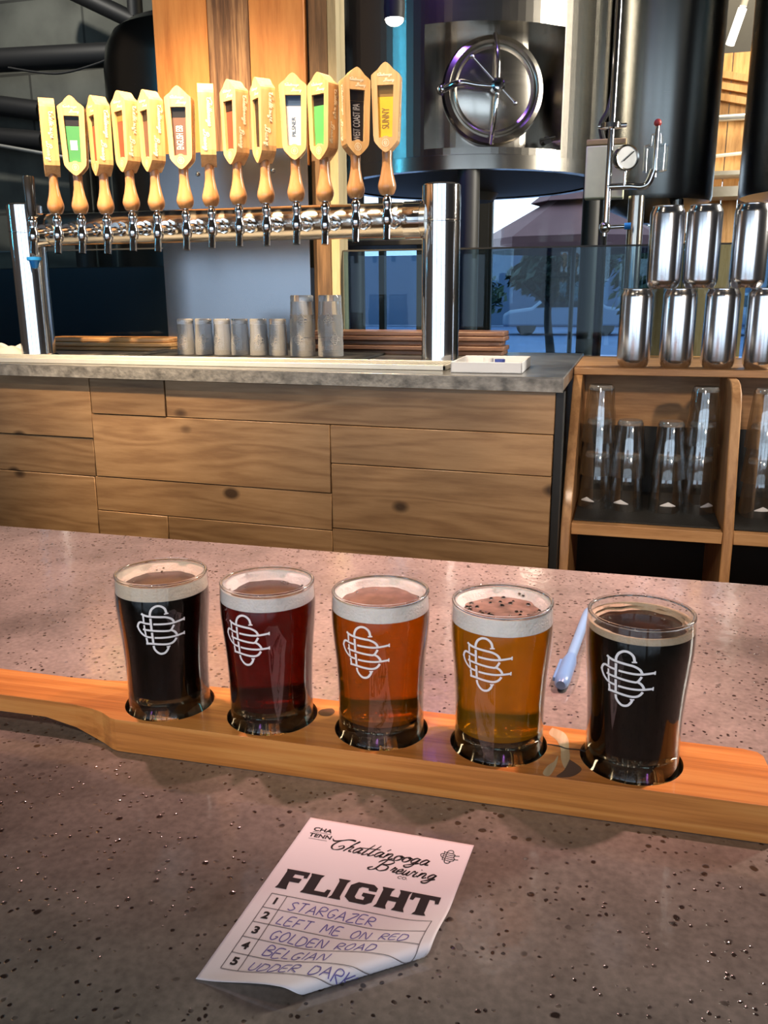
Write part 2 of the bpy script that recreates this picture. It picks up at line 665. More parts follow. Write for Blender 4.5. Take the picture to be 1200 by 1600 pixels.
M['plank'] = wood('bar_front_pine', (.31, .170, .080), (.39, .225, .108), (.46, .275, .138), 0, .8, .5, .08, .115, .12, 11.0, 46.0, .42)
M['countertop'] = plain('dark_concrete_slab', (.14, .135, .13), .28, 0.0, .3, .6, .35, 22, .25, 90)
M['slab_edge'] = plain('worn_slab_edge', (.24, .225, .205), .5, 0, 0, .5, .5, 45, .6, 120)
M['chrome'] = plain('chrome', (.80, .79, .78), .10, 1.0, var=.01)
M['rail'] = plain('brushed_chrome_rail', (.80, .76, .70), .2, 1.0, var=.03)
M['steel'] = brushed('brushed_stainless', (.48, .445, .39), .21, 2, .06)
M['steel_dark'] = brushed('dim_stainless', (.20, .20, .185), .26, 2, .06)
M['sheet'] = brushed('satin_steel_sheet', (.20, .215, .24), .24, 2, .04)
M['alu'] = plain('bare_aluminium', (.78, .78, .80), .19, 1.0, var=.02)
M['alu_lid'] = plain('aluminium_lid', (.70, .70, .70), .3, 1.0, var=.02)
M['handle_wood'] = wood('oiled_maple', (.55, .30, .12), (.68, .40, .17), (.78, .49, .23), 2, 1.0, .4, .2, 0, 0, 14, 16)
M['grip_wood'] = wood('turned_cherry', (.34, .15, .055), (.47, .22, .085), (.55, .28, .115), 2, 1.0, .3, .5, 0, 0, 10, 14)
M['shelf_wood'] = wood('shelf_plywood', (.36, .175, .07), (.48, .25, .105), (.56, .31, .14), 0, 1.0, .55, .1, .06, .1, 9, 22)
M['shelf_up'] = wood('shelf_plywood_upright', (.36, .175, .07), (.48, .25, .105), (.56, .31, .14), 2, 1.0, .55, .1, 0, .1, 9, 22)
M['panel_orange'] = wood('orange_fir_board', (.50, .175, .038), (.62, .235, .055), (.70, .29, .075), 2, .7, .45, .2, .04, .1, 10, 18)
M['panel_brown'] = wood('rough_sawn_brown_board', (.10, .045, .018), (.20, .095, .04), (.40, .22, .10), 2, .9, .6, 0, 0, 0, 16, 30)
M['post_dark'] = wood('dark_post', (.07, .036, .015), (.12, .065, .028), (.18, .10, .045), 2, 1, .6, 0, 0, 0, 14, 20)
M['post_pale'] = wood('pale_post_edge', (.30, .25, .14), (.40, .33, .19), (.46, .38, .23), 2, 1, .6, 0, 0, 0, 14, 14)
M['walnut'] = wood('dark_serving_board', (.10, .045, .025), (.19, .09, .05), (.28, .14, .08), 0, 1, .45, .2, 0, .25, 10, 24)
M['lit_board'] = wood('warm_lit_serving_board', (.33, .15, .05), (.48, .24, .08), (.58, .32, .12), 0, 1, .45, .2, 0, .2, 10, 24)  # lit copy of the serving boards, warm light put into the colour
M['tray_metal'] = plain('cream_lit_steel', (.72, .68, .60), .42, .35, var=.05)
M['black'] = plain('matt_black', (.012, .012, .013), .55)
M['rubber'] = plain('black_rubber_mat', (.012, .012, .012), .7, bump=.5, bscale=300)
M['gloss_black'] = plain('gloss_black_plastic', (.012, .012, .014), .2)
M['white_plastic'] = plain('white_plastic', (.78, .78, .80), .4, var=.02)
M['cloth'] = plain('white_towel', (.72, .70, .66), .9, bump=.8, bscale=200)
M['pen'] = plain('pale_blue_plastic', (.20, .37, .60), .25, var=.05)
M['pen_dark'] = plain('blue_plastic_cap', (.15, .31, .58), .3, var=.05)
M['blue_rubber'] = plain('bright_blue_rubber', (.02, .25, .70), .4)
M['block'] = block_wall()
M['floor'] = plain('dark_sealed_floor', (.07, .065, .06), .5, var=.25, vscale=3)
M['ceiling'] = plain('black_ceiling', (.03, .03, .032), .8)
M['room_wall'] = plain('dim_room_wall', (.16, .12, .10), .8, var=.15, vscale=2)
M['frame'] = plain('dark_window_frame', (.035, .034, .03), .5)
M['green_label'] = plain('green_label', (.05, .25, .09), .5)
M['light_green'] = plain('bright_green_label', (.10, .45, .12), .5)
M['brown_label'] = plain('brown_label', (.14, .07, .05), .5)
M['blue_label'] = plain('dark_blue_label', (.03, .07, .16), .5)
M['white_label'] = plain('white_label', (.80, .80, .80), .5)
M['black_label'] = plain('black_label', (.010, .009, .012), .4)
M['yellow_label'] = plain('yellow_label', (.85, .50, .02), .5)
M['gold_label'] = plain('dull_gold_label', (.30, .17, .04), .5)
M['red_label'] = plain('red_label', (.45, .06, .03), .5)
M['burn_text'] = plain('cream_lettering', (.95, .86, .66), .5)
M['grey_text'] = plain('grey_lettering', (.35, .34, .36), .5)
M['pale_box'] = plain('cream_enclosure', (.78, .80, .55), .5, var=.05)
M['tan'] = plain('tan_trim', (.42, .30, .15), .6)
M['red'] = plain('dull_red_knob', (.35, .04, .04), .35)
M['stair_wood'] = wood('stair_pine', (.45, .22, .07), (.60, .32, .11), (.70, .40, .16), 2, 1, .6, 0, .05, .12, 9, 16)
M['white_metal'] = plain('white_painted_metal', (.78, .76, .70), .4)
M['galv'] = plain('galvanised_metal', (.55, .55, .53), .4, .7)
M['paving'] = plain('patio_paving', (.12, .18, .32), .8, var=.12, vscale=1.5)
M['umbrella'] = plain('plum_canvas', (.095, .050, .060), .9, var=.1, vscale=4)
M['leaf'] = plain('leaf_green', (.022, .050, .020), .6, var=.35, vscale=6)
M['leaf_dark'] = plain('dark_leaf_green', (.012, .030, .014), .6, var=.35, vscale=6)
M['bark'] = plain('bark', (.03, .026, .024), .9, var=.2)
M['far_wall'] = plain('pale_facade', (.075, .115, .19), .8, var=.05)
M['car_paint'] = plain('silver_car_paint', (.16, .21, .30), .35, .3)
M['tyre'] = plain('tyre_rubber', (.015, .015, .016), .7)
M['tinted'] = thin_glass('smoked_glass', (.55, .68, .76), (.3, .36, .4), .02, 1.0, .012)
M['pane'] = thin_glass('window_pane', (.92, .94, .94), (.7, .72, .72), .01)


# ------------------------------------------------------------------ the room
def hole_wall(name, axis, at, thick, u0, u1, z0, z1, holes, mat):
    """wall with rectangular openings: strips around the holes"""
    mb = MB()
    us = sorted({u0, u1, *[h[0] for h in holes], *[h[1] for h in holes]})
    zs = sorted({z0, z1, *[h[2] for h in holes], *[h[3] for h in holes]})
    for a, b in zip(us, us[1:]):
        for c, d in zip(zs, zs[1:]):
            um, zm = (a + b) / 2, (c + d) / 2
            if any(h[0] < um < h[1] and h[2] < zm < h[3] for h in holes):
                continue
            if axis == 'y':
                mb.box(a, b, at, at + thick, c, d)
            else:
                mb.box(at, at + thick, a, b, c, d)
    return struct(name, mb, mat, smooth=False)


ZF, ZC = -1.08, 3.0
struct('floor', MB().box(-4.6, 3.6, -3.2, 6.2, ZF - .1, ZF), M['floor'], smooth=False)
struct('ceiling', MB().box(-4.6, 3.6, -3.2, 6.2, ZC, ZC + .1), M['ceiling'], smooth=False)
struct('wall_left', MB().box(-4.7, -4.6, -3.2, 6.2, ZF, ZC), M['room_wall'], smooth=False)
struct('wall_right', MB().box(3.6, 3.7, -3.2, 6.2, ZF, ZC), M['room_wall'], smooth=False)
WIN = [(-2.02, -1.40, -.35, 1.0), (-.955, 1.35, -.35, .985)]
hole_wall('wall_back', 'y', 6.0, .12, -2.35, 3.6, ZF, ZC, WIN, M['frame'])
struct('wall_brewery', MB().box(-4.6, -2.35, 4.9, 6.12, ZF, ZC), M['block'], smooth=False)
REAR = [(-4.3, -1.7, -.2, 1.5), (-1.5, .85, -.2, 1.5), (1.05, 3.4, -.2, 1.5)]
hole_wall('wall_rear', 'y', -3.3, .1, -4.6, 3.6, ZF, ZC, REAR, M['room_wall'])
for i, (a, b, c, d) in enumerate(WIN + REAR):
    y = 6.06 if i < 2 else -3.25
    mb = MB()
    n = 2 if i < 2 else 3
    for k in range(n + 1):
        x = a + (b - a) * k / n
        mb.box(x - .02, x + .02, y - .03, y + .03, c, d)
    for z in (c, d):
        mb.box(a, b, y - .03, y + .03, z - .02, z + .02)
    f = struct('window_%d' % (i + 1), mb, M['frame'], smooth=False)
    if i < 2:
        link('pane', MB().box(a, b, y - .004, y + .004, c, d), M['pane'], f, smooth=False)
    pd = bpy.data.lights.new('window_portal', 'AREA')
    pd.shape = 'RECTANGLE'
    pd.size, pd.size_y = b - a, d - c
    pd.cycles.is_portal = True
    po = bpy.data.objects.new('window_portal', pd)
    COL.objects.link(po)
    po.location = ((a + b) / 2, y, (c + d) / 2)
    po.rotation_euler = (R(-90) if i < 2 else R(90), 0, 0)

# ------------------------------------------------------------------ outside the window
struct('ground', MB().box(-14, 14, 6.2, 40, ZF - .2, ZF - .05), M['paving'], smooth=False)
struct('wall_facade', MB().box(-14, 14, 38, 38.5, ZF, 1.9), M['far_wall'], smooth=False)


def leaf_cloud(mb, c, rx, ry, rz_, n, size, seed):
    q = random.Random(seed)
    for _ in range(n):
        while True:
            p = Vector((q.uniform(-1, 1), q.uniform(-1, 1), q.uniform(-1, 1)))
            if .35 < p.length < 1:
                break
        p = Vector((c[0] + p.x * rx, c[1] + p.y * ry, c[2] + p.z * rz_))
        a = Vector((q.gauss(0, 1), q.gauss(0, 1), q.gauss(0, 1))).normalized()
        b = a.orthogonal().normalized()
        s_ = size * q.uniform(.6, 1.3)
        w = a.cross(b)
        mb.add([p - b * s_, p + w * s_ * .45 - a * s_ * .1, p + b * s_, p - w * s_ * .45 - a * s_ * .1], [(0, 1, 2), (0, 2, 3)])


def tree(label, x, y, h, crown, n, mat, seed, size=.07):
    t = thing('patio_tree', label, 'tree', (x, y, ZF - .05), 0, 'trees on the patio')
    tr = MB().tube(smooth_path([(0, 0, 0), (.03, .02, h * .35), (-.03, 0, h * .7), (.02, .03, h)], 5), [.075 - .045 * k / 15 for k in range(16)], 10)
    q = random.Random(seed)
    for k in range(5):
        a = q.uniform(0, 2 * PI)
        tr.tube([(0, 0, h * .75), (math.cos(a) * crown[0] * .6, math.sin(a) * crown[1] * .6, h + q.uniform(-.2, .5))], [.03, .01], 6)
    link('trunk', tr, M['bark'], t)
    mb = MB()
    for k in range(5):
        leaf_cloud(mb, (q.uniform(-.4, .4) * crown[0], q.uniform(-.4, .4) * crown[1], h + crown[2] * q.uniform(-.25, .45)), crown[0] * .7, crown[1] * .7, crown[2] * .6, n // 5, size, seed + k)
    link('foliage', mb, mat, t, smooth=False)
    return t


tree('broad dark green tree behind the plum parasol', -.98, 11.2, 1.68, (.75, .6, .42), 3200, M['leaf_dark'], 3, .09)
tree('slim pale green tree to the left of the parasol', -2.3, 13.5, 1.45, (.45, .4, .5), 700, M['leaf'], 8, .07)
tree('light green tree at the right end of the patio', .55, 12.4, 1.6, (.9, .7, .9), 1300, M['leaf'], 14, .09)
tree('tall leafy tree whose crown shows over the parasol', -.55, 15.5, 3.3, (.75, .8, .75), 1800, M['leaf'], 21, .12)

u = thing('patio_umbrella', 'large plum canvas patio parasol outside the window', 'umbrella', (-.62, 9.6, ZF - .05))
cn = []
mb = MB()
for k in range(8):
    a, b = 2 * PI * k / 8 + .2, 2 * PI * (k + 1) / 8 + .2
    mb.add([(0, 0, 2.50), (.98 * math.cos(a), .98 * math.sin(a), 1.96), (.98 * math.cos(b), .98 * math.sin(b), 1.96),
            (.98 * math.cos(a), .98 * math.sin(a), 1.84), (.98 * math.cos(b), .98 * math.sin(b), 1.84)], [(0, 1, 2), (1, 3, 4, 2)])
cn = link('canopy', mb, M['umbrella'], u, smooth=False)
sm = cn.modifiers.new('cloth', 'SOLIDIFY')
sm.thickness = .008
mb = MB()
for k in range(8):
    a, b = 2 * PI * k / 8 + .2, 2 * PI * (k + 1) / 8 + .2
    mb.add([(0, 0, 2.66), (.46 * math.cos(a), .46 * math.sin(a), 2.32), (.46 * math.cos(b), .46 * math.sin(b), 2.32)], [(0, 1, 2)])
v_ = link('vent', mb, M['umbrella'], u, smooth=False)
v_.modifiers.new('cloth', 'SOLIDIFY').thickness = .008
link('pole', MB().tube([(0, 0, .05), (0, 0, 2.7)], .025), M['frame'], u)
link('base', MB().lathe([(0, 0), (.28, 0), (.28, .05), (.05, .08), (0, .08)]), M['frame'], u)

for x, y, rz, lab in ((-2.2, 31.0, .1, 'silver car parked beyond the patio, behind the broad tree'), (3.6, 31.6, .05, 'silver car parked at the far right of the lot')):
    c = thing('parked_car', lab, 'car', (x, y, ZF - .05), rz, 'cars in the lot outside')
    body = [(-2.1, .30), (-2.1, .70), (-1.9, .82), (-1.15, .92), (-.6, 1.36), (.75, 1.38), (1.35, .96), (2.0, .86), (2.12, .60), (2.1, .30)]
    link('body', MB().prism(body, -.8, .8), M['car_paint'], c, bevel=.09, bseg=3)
    glassp = [(-1.0, .93), (-.55, 1.29), (.70, 1.31), (1.18, .95)]
    link('side_window', MB().prism(glassp, -.81, .81), M['gloss_black'], c, smooth=False)
    for wx in (-1.3, 1.3):
        for wy in (-.78, .62):
            link('wheel', MB().lathe([(0, 0), (.33, 0), (.33, .17), (0, .17)], (0, 0, 0), 24, Matrix.Translation((wx, wy + .17, .33)) @ Matrix.Rotation(PI / 2, 4, 'X')), M['tyre'], c)
pl = thing('patio_planter', 'square dark planter with a thin young tree at the window', 'planter', (-1.62, 8.0, ZF - .05))
link('pot', MB().box(-.17, .17, -.17, .17, .62, 1.0).box(-.14, .14, -.14, .14, 0, .62), M['frame'], pl, bevel=.01)
link('stem', MB().tube([(0, 0, .9), (.01, .01, 1.8)], .015), M['bark'], pl)
mb = MB()
leaf_cloud(mb, (0, 0, 1.85), .26, .26, .35, 260, .05, 5)
link('foliage', mb, M['leaf'], pl, smooth=False)
tb = thing('patio_table', 'low pale topped patio table seen through the smoked glass', 'table', (-.75, 7.75, ZF - .05))
link('table_top', MB().box(-.55, .55, -.4, .4, .72, .76), M['far_wall'], tb, bevel=.008)
for sx in (-.48, .48):
    for sy in (-.33, .33):
        link('leg', MB().tube([(sx, sy, 0), (sx, sy, .72)], .025), M['frame'], tb)
for x, y, rz, lab in ((-1.2, 6.85, .3, 'dark patio chair at the left of the pale table'), (-.2, 6.85, -.4, 'dark patio chair at the right of the pale table')):
    ch = thing('patio_chair', lab, 'chair', (x, y, ZF - .05), rz, 'chairs on the patio')
    link('seat', MB().box(-.23, .23, -.23, .23, .43, .46), M['frame'], ch, bevel=.01)
    link('backrest', MB().box(-.23, .23, -.25, -.22, .55, .95), M['frame'], ch, bevel=.01)
    for sx in (-.2, .2):
        for sy in (-.23, .2):
            link('leg', MB().tube([(sx, sy, 0), (sx, sy, .95 if sy < 0 else .44)], .015), M['frame'], ch)

# ------------------------------------------------------------------ brewery behind the bar
def tank_shell(mb, r, z0, z1, patch=None, seg=120, rin=None):
    """cylinder about the origin; patch (a0, a1, zb, zt) opens a rectangular recess of depth r - rin"""
    if not patch:
        return mb.lathe([(r, z0), (r, z1)], (0, 0, 0), seg)
    a0, a1, zb, zt = patch
    ang = sorted({2 * PI * k / seg for k in range(seg)} | {a0 % (2 * PI), a1 % (2 * PI)})
    zs = [z0, zb, zt, z1]
    n = len(ang)
    P = lambda a, rad, z: (rad * math.cos(a), rad * math.sin(a), z)
    inside = lambda a: 0 < ((a - a0) % (2 * PI)) < ((a1 - a0) % (2 * PI))
    for i in range(n):
        a, b = ang[i], ang[(i + 1) % n]
        am = a + ((b - a) % (2 * PI)) / 2
        for k in range(3):
            if k == 1 and inside(am):
                mb.add([P(a, rin, zb), P(b, rin, zb), P(b, rin, zt), P(a, rin, zt)], [(0, 1, 2, 3)])
                for z in (zb, zt):
                    mb.add([P(a, r, z), P(b, r, z), P(b, rin, z), P(a, rin, z)], [(0, 1, 2, 3)])
                continue
            mb.add([P(a, r, zs[k]), P(b, r, zs[k]), P(b, r, zs[k + 1]), P(a, r, zs[k + 1])], [(0, 1, 2, 3)])
    for a in (a0, a1):
        mb.add([P(a, r, zb), P(a, r, zt), P(a, rin, zt), P(a, rin, zb)], [(0, 1, 2, 3)])
    return mb


TX, TY, TR = -.675, 3.72, .535
tk = thing('fermentation_tank', 'big stainless tank with a round hatch in a square recess', 'tank', (TX, TY, ZF))
z0, z1 = .735 - ZF, 2.4 - ZF
dn = R(-90 + 20)
hw = R(27.5)
pz0, pz1 = .795 - ZF, 1.195 - ZF
mb = tank_shell(MB(), TR, z0, z1, (dn - hw, dn + hw, pz0, pz1), 120, TR - .12)
link('shell', mb, M['steel'], tk, angle=30)
link('rim_band', MB().lathe([(TR - .03, z0 - .012), (TR + .006, z0 - .012), (TR + .006, z0 + .035), (TR, z0 + .037)], seg=120), M['steel'], tk)
link('cone', MB().lathe([(TR - .03, z0 - .006), (.12, z0 - .04), (.10, z0 - .07), (0, z0 - .07)], seg=80), M['frame'], tk)  # steel underside in a dark colour, its shade painted in
for a in (0.0, R(215), R(280), R(112)):
    link('leg', MB().tube([(.50 * math.cos(a), .50 * math.sin(a), 0), (.50 * math.cos(a), .50 * math.sin(a), z0 + .02)], .04), M['frame'], tk)
# the hatch lives in its own frame: local -y looks out of the tank
HM = Matrix.Translation((math.cos(dn) * (TR - .105), math.sin(dn) * (TR - .105), .992 - ZF)) @ Matrix.Rotation(dn + PI / 2, 4, 'Z') @ Matrix.Rotation(PI / 2, 4, 'X')
ht = link('hatch', MB().lathe([(.150, .0), (.152, .035), (.140, .046), (.132, .040), (.10, .050), (.05, .056), (0, .058)], seg=64, M=HM), M['steel'], tk)
link('hatch_ring', MB().lathe([(.150, -.01), (.178, -.01), (.182, .02), (.176, .042), (.160, .05), (.150, .040)], seg=64, M=HM, closed=True), M['steel'], tk)
mb = MB()
mb.tube([HM @ Vector(p) for p in smooth_path([(0, .178, .045), (.004, .10, .085), (.002, .0, .095), (-.004, -.10, .085), (-.006, -.178, .045)], 6)], .008, 10)
link('clamp_bar', mb, M['chrome'], ht)
mb = MB().tube([HM @ Vector(p) for p in smooth_path([(-.18, .0, .04), (-.13, .012, .085), (-.07, .004, .09), (-.01, 0, .09)], 6)], .011, 10)
mb.ball(HM @ Vector((-.182, 0, .035)), .02)
link('hinge_arm', mb, M['chrome'], ht)
mb = MB().lathe([(0, .08), (.022, .08), (.024, .12), (.016, .128), (0, .13)], seg=24, M=HM)
mb.tube([HM @ Vector((-.092, .088, .118)), HM @ Vector((.06, -.058, .118))], .0045, 10)
mb.ball(HM @ Vector((-.092, .088, .118)), .008).ball(HM @ Vector((.06, -.058, .118)), .008)
link('hatch_wheel', mb, M['chrome'], ht)
mb = MB().tube([HM @ Vector((.195, -.165, .0)), HM @ Vector((.195, -.165, .05))], .014, 12).tube([HM @ Vector((.17, -.165, .045)), HM @ Vector((.225, -.155, .045))], .006, 8)
link('sample_cock', mb, M['chrome'], tk)

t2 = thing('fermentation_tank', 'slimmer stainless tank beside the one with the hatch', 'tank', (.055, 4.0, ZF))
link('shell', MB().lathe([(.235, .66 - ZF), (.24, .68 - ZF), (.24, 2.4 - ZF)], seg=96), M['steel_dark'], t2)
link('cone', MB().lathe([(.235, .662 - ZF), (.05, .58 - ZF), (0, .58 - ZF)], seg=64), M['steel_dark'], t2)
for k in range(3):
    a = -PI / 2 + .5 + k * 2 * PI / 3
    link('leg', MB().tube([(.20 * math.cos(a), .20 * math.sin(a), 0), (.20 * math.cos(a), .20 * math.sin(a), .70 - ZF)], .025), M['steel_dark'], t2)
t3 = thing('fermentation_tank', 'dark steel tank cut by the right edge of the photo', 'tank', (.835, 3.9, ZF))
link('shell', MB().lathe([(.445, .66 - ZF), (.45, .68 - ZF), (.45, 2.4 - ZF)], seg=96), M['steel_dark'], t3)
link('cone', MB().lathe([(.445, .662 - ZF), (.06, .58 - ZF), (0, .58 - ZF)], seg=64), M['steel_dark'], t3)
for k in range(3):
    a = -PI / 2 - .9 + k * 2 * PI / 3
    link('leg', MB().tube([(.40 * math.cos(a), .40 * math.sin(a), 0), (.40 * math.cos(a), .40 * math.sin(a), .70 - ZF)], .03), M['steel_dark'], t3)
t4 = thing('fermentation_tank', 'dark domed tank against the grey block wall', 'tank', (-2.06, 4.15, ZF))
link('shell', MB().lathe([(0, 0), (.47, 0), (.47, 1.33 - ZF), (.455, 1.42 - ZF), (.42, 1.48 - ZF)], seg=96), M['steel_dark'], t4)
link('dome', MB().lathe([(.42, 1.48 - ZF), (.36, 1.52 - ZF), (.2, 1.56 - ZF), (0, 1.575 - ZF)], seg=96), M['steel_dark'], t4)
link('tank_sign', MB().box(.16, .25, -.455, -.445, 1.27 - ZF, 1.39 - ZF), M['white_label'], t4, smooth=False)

# sampling pipe, gauge and airlock on the slim tank
v = thing('sampling_pipe', 'thin steel pipe with gauge, airlock and blue tipped tap', 'pipe', (-.09, 2.75, 0))
link('pipe', MB().tube([(.010, 0, 2.3), (.002, 0, .49)], .0095, 14), M['chrome'], v)
link('pipe_clamp', MB().lathe([(.012, .755), (.030, .757), (.030, .770), (.012, .772)], seg=24, closed=True).tube([(-.035, 0, .764), (.045, 0, .764)], .006), M['chrome'], v)
link('branch', MB().tube(smooth_path([(0, 0, .598), (.06, 0, .598), (.095, 0, .595), (.115, 0, .605), (.128, 0, .64)], 6), .010, 12), M['chrome'], v)
ga = link('gauge', MB().lathe([(0, -.02), (.034, -.02), (.036, 0), (.034, .010), (.030, .008)], seg=36, M=Matrix.Translation((.050, -.03, .672)) @ Matrix.Rotation(R(25), 4, 'Z') @ Matrix.Rotation(PI / 2, 4, 'X')), M['steel'], v)
GM = Matrix.Translation((.050, -.03, .672)) @ Matrix.Rotation(R(25), 4, 'Z') @ Matrix.Rotation(PI / 2, 4, 'X')
link('dial', MB().lathe([(0, .007), (.0305, .007)], seg=36, M=GM), M['white_label'], ga)
link('needle', MB().tube([GM @ Vector((-.012, -.010, .009)), GM @ Vector((.018, .016, .009))], .0018, 6), M['black'], ga)
link('gauge_stem', MB().tube([(.048, -.01, .598), (.048, -.012, .64)], .005), M['chrome'], ga)
al = link('airlock', MB().lathe([(.018, .632), (.034, .636), (.034, .705), (.018, .708), (.016, .735), (0, .738)], (.13, 0, 0), 28), M['ware'], v)
link('airlock_stem', MB().tube([(.13, 0, .62), (.13, 0, .757)], .006), M['chrome'], al)
link('red_knob', MB().ball((.13, 0, .765), .011), M['red'], al)
link('tap_lever', MB().tube([(.002, 0, .485), (.062, 0, .487)], .0065), M['chrome'], v)
link('blue_tip', MB().tube([(.055, 0, .487), (.074, 0, .488)], .0095), M['blue_rubber'], v)
link('tap_body', MB().ball((.0, 0, .485), .017).tube([(0, 0, .46), (0, 0, .485)], .007), M['chrome'], v)
bx = thing('control_box', 'tall cream enclosure behind the thin steel pipe', 'box', (-.102, 2.86, .575))
link('enclosure', MB().box(-.058, .058, -.03, .03, 0, .150), M['pale_box'], bx, bevel=.004)
link('lid', MB().box(-.058, .058, -.03, .03, .151, .168), M['tan'], bx, bevel=.003)
link('stand', MB().tube([(0, .02, ZF - .575), (0, .02, .02)], .012), M['frame'], bx)
link('cable', MB().tube(smooth_path([(-.01, -.01, .165), (-.02, -.01, .21), (.0, -.01, .25), (.01, 0, .30)], 6), .008, 8), M['black'], bx)
sp = thing('drain_pipe', 'upright steel pipe below the gauge', 'pipe', (-.005, 2.85, ZF))
link('pipe', MB().tube([(0, 0, 0), (0, 0, .58 - ZF)], .024, 20), M['steel'], sp)

# ducts, pipes and lamp in the upper left
def pipe(name, label, cat, pts, r, mat, seg=20):
    p0 = Vector(pts[0])
    return tag(link(name, MB().tube(pts, r, seg), mat), label, cat)


pipe('ceiling_duct', 'thick black duct running level to the domed tank', 'duct', [(-4.55, 4.55, 1.62), (-2.75, 4.55, 1.565)], .062, M['black'])
pipe('ceiling_duct', 'black pipe slanting across the top left corner', 'duct', [(-3.25, 4.5, 2.0), (-2.62, 4.5, 1.70)], .045, M['black'])
pipe('ceiling_duct', 'short black pipe rising out of the frame beside the orange boards', 'duct', [(-2.62, 4.5, 1.72), (-2.60, 4.5, 2.98)], .04, M['black'])
pipe('wall_pipe', 'upper of two fat black pipes on the block wall', 'pipe', [(-4.55, 4.6, 1.52), (-3.32, 4.6, 1.32)], .055, M['black'])
pipe('wall_pipe', 'lower of two fat black pipes on the block wall', 'pipe', [(-4.55, 4.6, 1.30), (-3.32, 4.6, 1.16)], .055, M['black'])
pipe('wall_pipe', 'black standpipe on the block wall behind the left tap handles', 'pipe', [(-3.18, 4.7, ZF), (-3.18, 4.7, 1.30)], .06, M['black'])
pipe('conduit', 'thin grey conduit sloping along the block wall', 'pipe', [(-4.55, 4.4, 1.32), (-2.5, 4.4, .93)], .010, M['galv'], 10)
pipe('cable', 'black cable sagging under the level duct', 'cable', smooth_path([(-3.4, 4.45, 1.52), (-3.1, 4.45, 1.47), (-2.85, 4.45, 1.50), (-2.7, 4.45, 1.54)], 6), .006, M['black'], 8)
lp = thing('spot_lamp', 'small bright lamp hanging in front of the big tank', 'lamp', (-.735, 2.75, 1.092))
link('housing', MB().lathe([(0, .10), (.026, .10), (.032, .03), (.030, .0)], seg=24), M['black'], lp)
link('bulb', MB().ball((0, 0, .0), .024, sc=(1.15, 1, .75)), glow('lit_bulb', (1.0, .92, .78), 14), lp)
link('cord', MB().tube([(0, 0, .10), (0, 0, 1.9)], .004), M['black'], lp)

# stair seen between the two right-hand tanks
st = thing('stair', 'pine boarded stair seen between the right-hand tanks', 'stair', (.40, 5.3, 0))
mb = MB()
for k in range(6):
    mb.tag = k * 1.3
    mb.box(-.30 + k * .085, -.22 + k * .085, 0, .02, -1.0, 1.52)
link('board_panel', mb, M['stair_wood'], st, smooth=False)
mb = MB()
for k in range(3):
    mb.tag = k + .4
    mb.prism([(-.32, 1.50 - k * .055), (.30, 1.36 - k * .055), (.30, 1.325 - k * .055), (-.32, 1.465 - k * .055)], -.04, -.005)
link('handrail', mb, M['stair_wood'], st, smooth=False)
link('stair_post', MB().box(-.16, -.10, -.03, .02, 1.40, 1.78), M['stair_wood'], st, smooth=False)
link('cross_bar', MB().tube([(-.32, -.06, 1.19), (.30, -.06, 1.195)], .018), M['galv'], st)
link('lower_bar', MB().tube([(-.32, -.06, .985), (.30, -.06, 1.025)], .009), M['white_metal'], st)
link('tread', MB().box(-.32, .30, -.25, -.03, .78, .83).box(-.32, .30, -.22, -.03, .89, .91), M['white_metal'], st, smooth=False)
tl = thing('tube_lamp', 'slanted white tube lamp above the pine stair', 'lamp', (.425, 5.05, 1.52))
link('tube', MB().tube([(-.03, 0, -.02), (.015, 0, .14)], .022), glow('lit_tube', (1, .95, .88), 2.2), tl)
link('cap', MB().tube([(.017, 0, .15), (.028, 0, .20)], .018), M['white_metal'], tl)

# ------------------------------------------------------------------ partition behind the taps
PY = 2.32
post = thing('wooden_post', 'two-tone wooden post rising behind the tap rail', 'post', (-.81, PY, .13))
link('post_body', MB().box(-.035, .017, -.02, .05, 0, 1.6), M['post_dark'], post, bevel=.002)
link('pale_edge', MB().box(.0175, .042, -.022, .05, 0, 1.6), M['post_pale'], post, bevel=.002)
pn = thing('plank_panel', 'tall panel of two orange boards with a rough brown board between', 'panel', (-1.06, PY - .03, .60))
for x0, x1, m_, k in ((-.215, -.058, 'panel_orange', 1), (-.057, .060, 'panel_brown', 2), (.061, .212, 'panel_orange', 5)):
    mb = MB()
    mb.tag = k * 1.7
    link('board', mb.box(x0, x1, -.012, .012, 0.03, 1.2), M[m_], pn, bevel=.0015)
sh = thing('steel_sheet', 'plain steel sheet screwed below the orange boards', 'sheet', (-1.06, PY - .055, .142))
link('sheet', MB().box(-.222, .218, -.002, .0, 0, .530), M['sheet'], sh, smooth=False)
for x in (-.10, .12):
    link('screw', MB().ball((x, -.003, .475), .006, 10, 6), M['chrome'], sh)
gl = thing('glass_screen', 'smoked glass screen low behind the right of the bar', 'screen', (-.14, PY, .142))
link('pane', MB().box(-.625, 1.4, 0, .006, 0, .268), M['tinted'], gl, smooth=False)
link('top_edge', MB().box(-.625, 1.4, -.002, .008, .268, .272), M['frame'], gl, smooth=False)
gl = thing('glass_screen', 'smoked glass screen low behind the left tap column', 'screen', (-1.8, PY, .142))
link('pane', MB().box(-1.2, .52, 0, .006, 0, .285), M['tinted'], gl, smooth=False)
link('top_edge', MB().box(-1.2, .52, -.002, .008, .285, .289), M['frame'], gl, smooth=False)
dw = thing('low_cabinet', 'black cabinet behind the smoked glass on the left', 'cabinet', (-1.95, 2.9, ZF))
link('carcass', MB().box(-1.3, .72, 0, .5, 0, .40 - ZF), M['black'], dw, bevel=.005)
pb = thing('paper_box', 'flat pale box beyond the post under the tap rail', 'box', (-.80, 2.75, .457))
link('carton', MB().box(-.10, .14, -.1, .1, .0, .045), M['pale_box'], pb, bevel=.006)
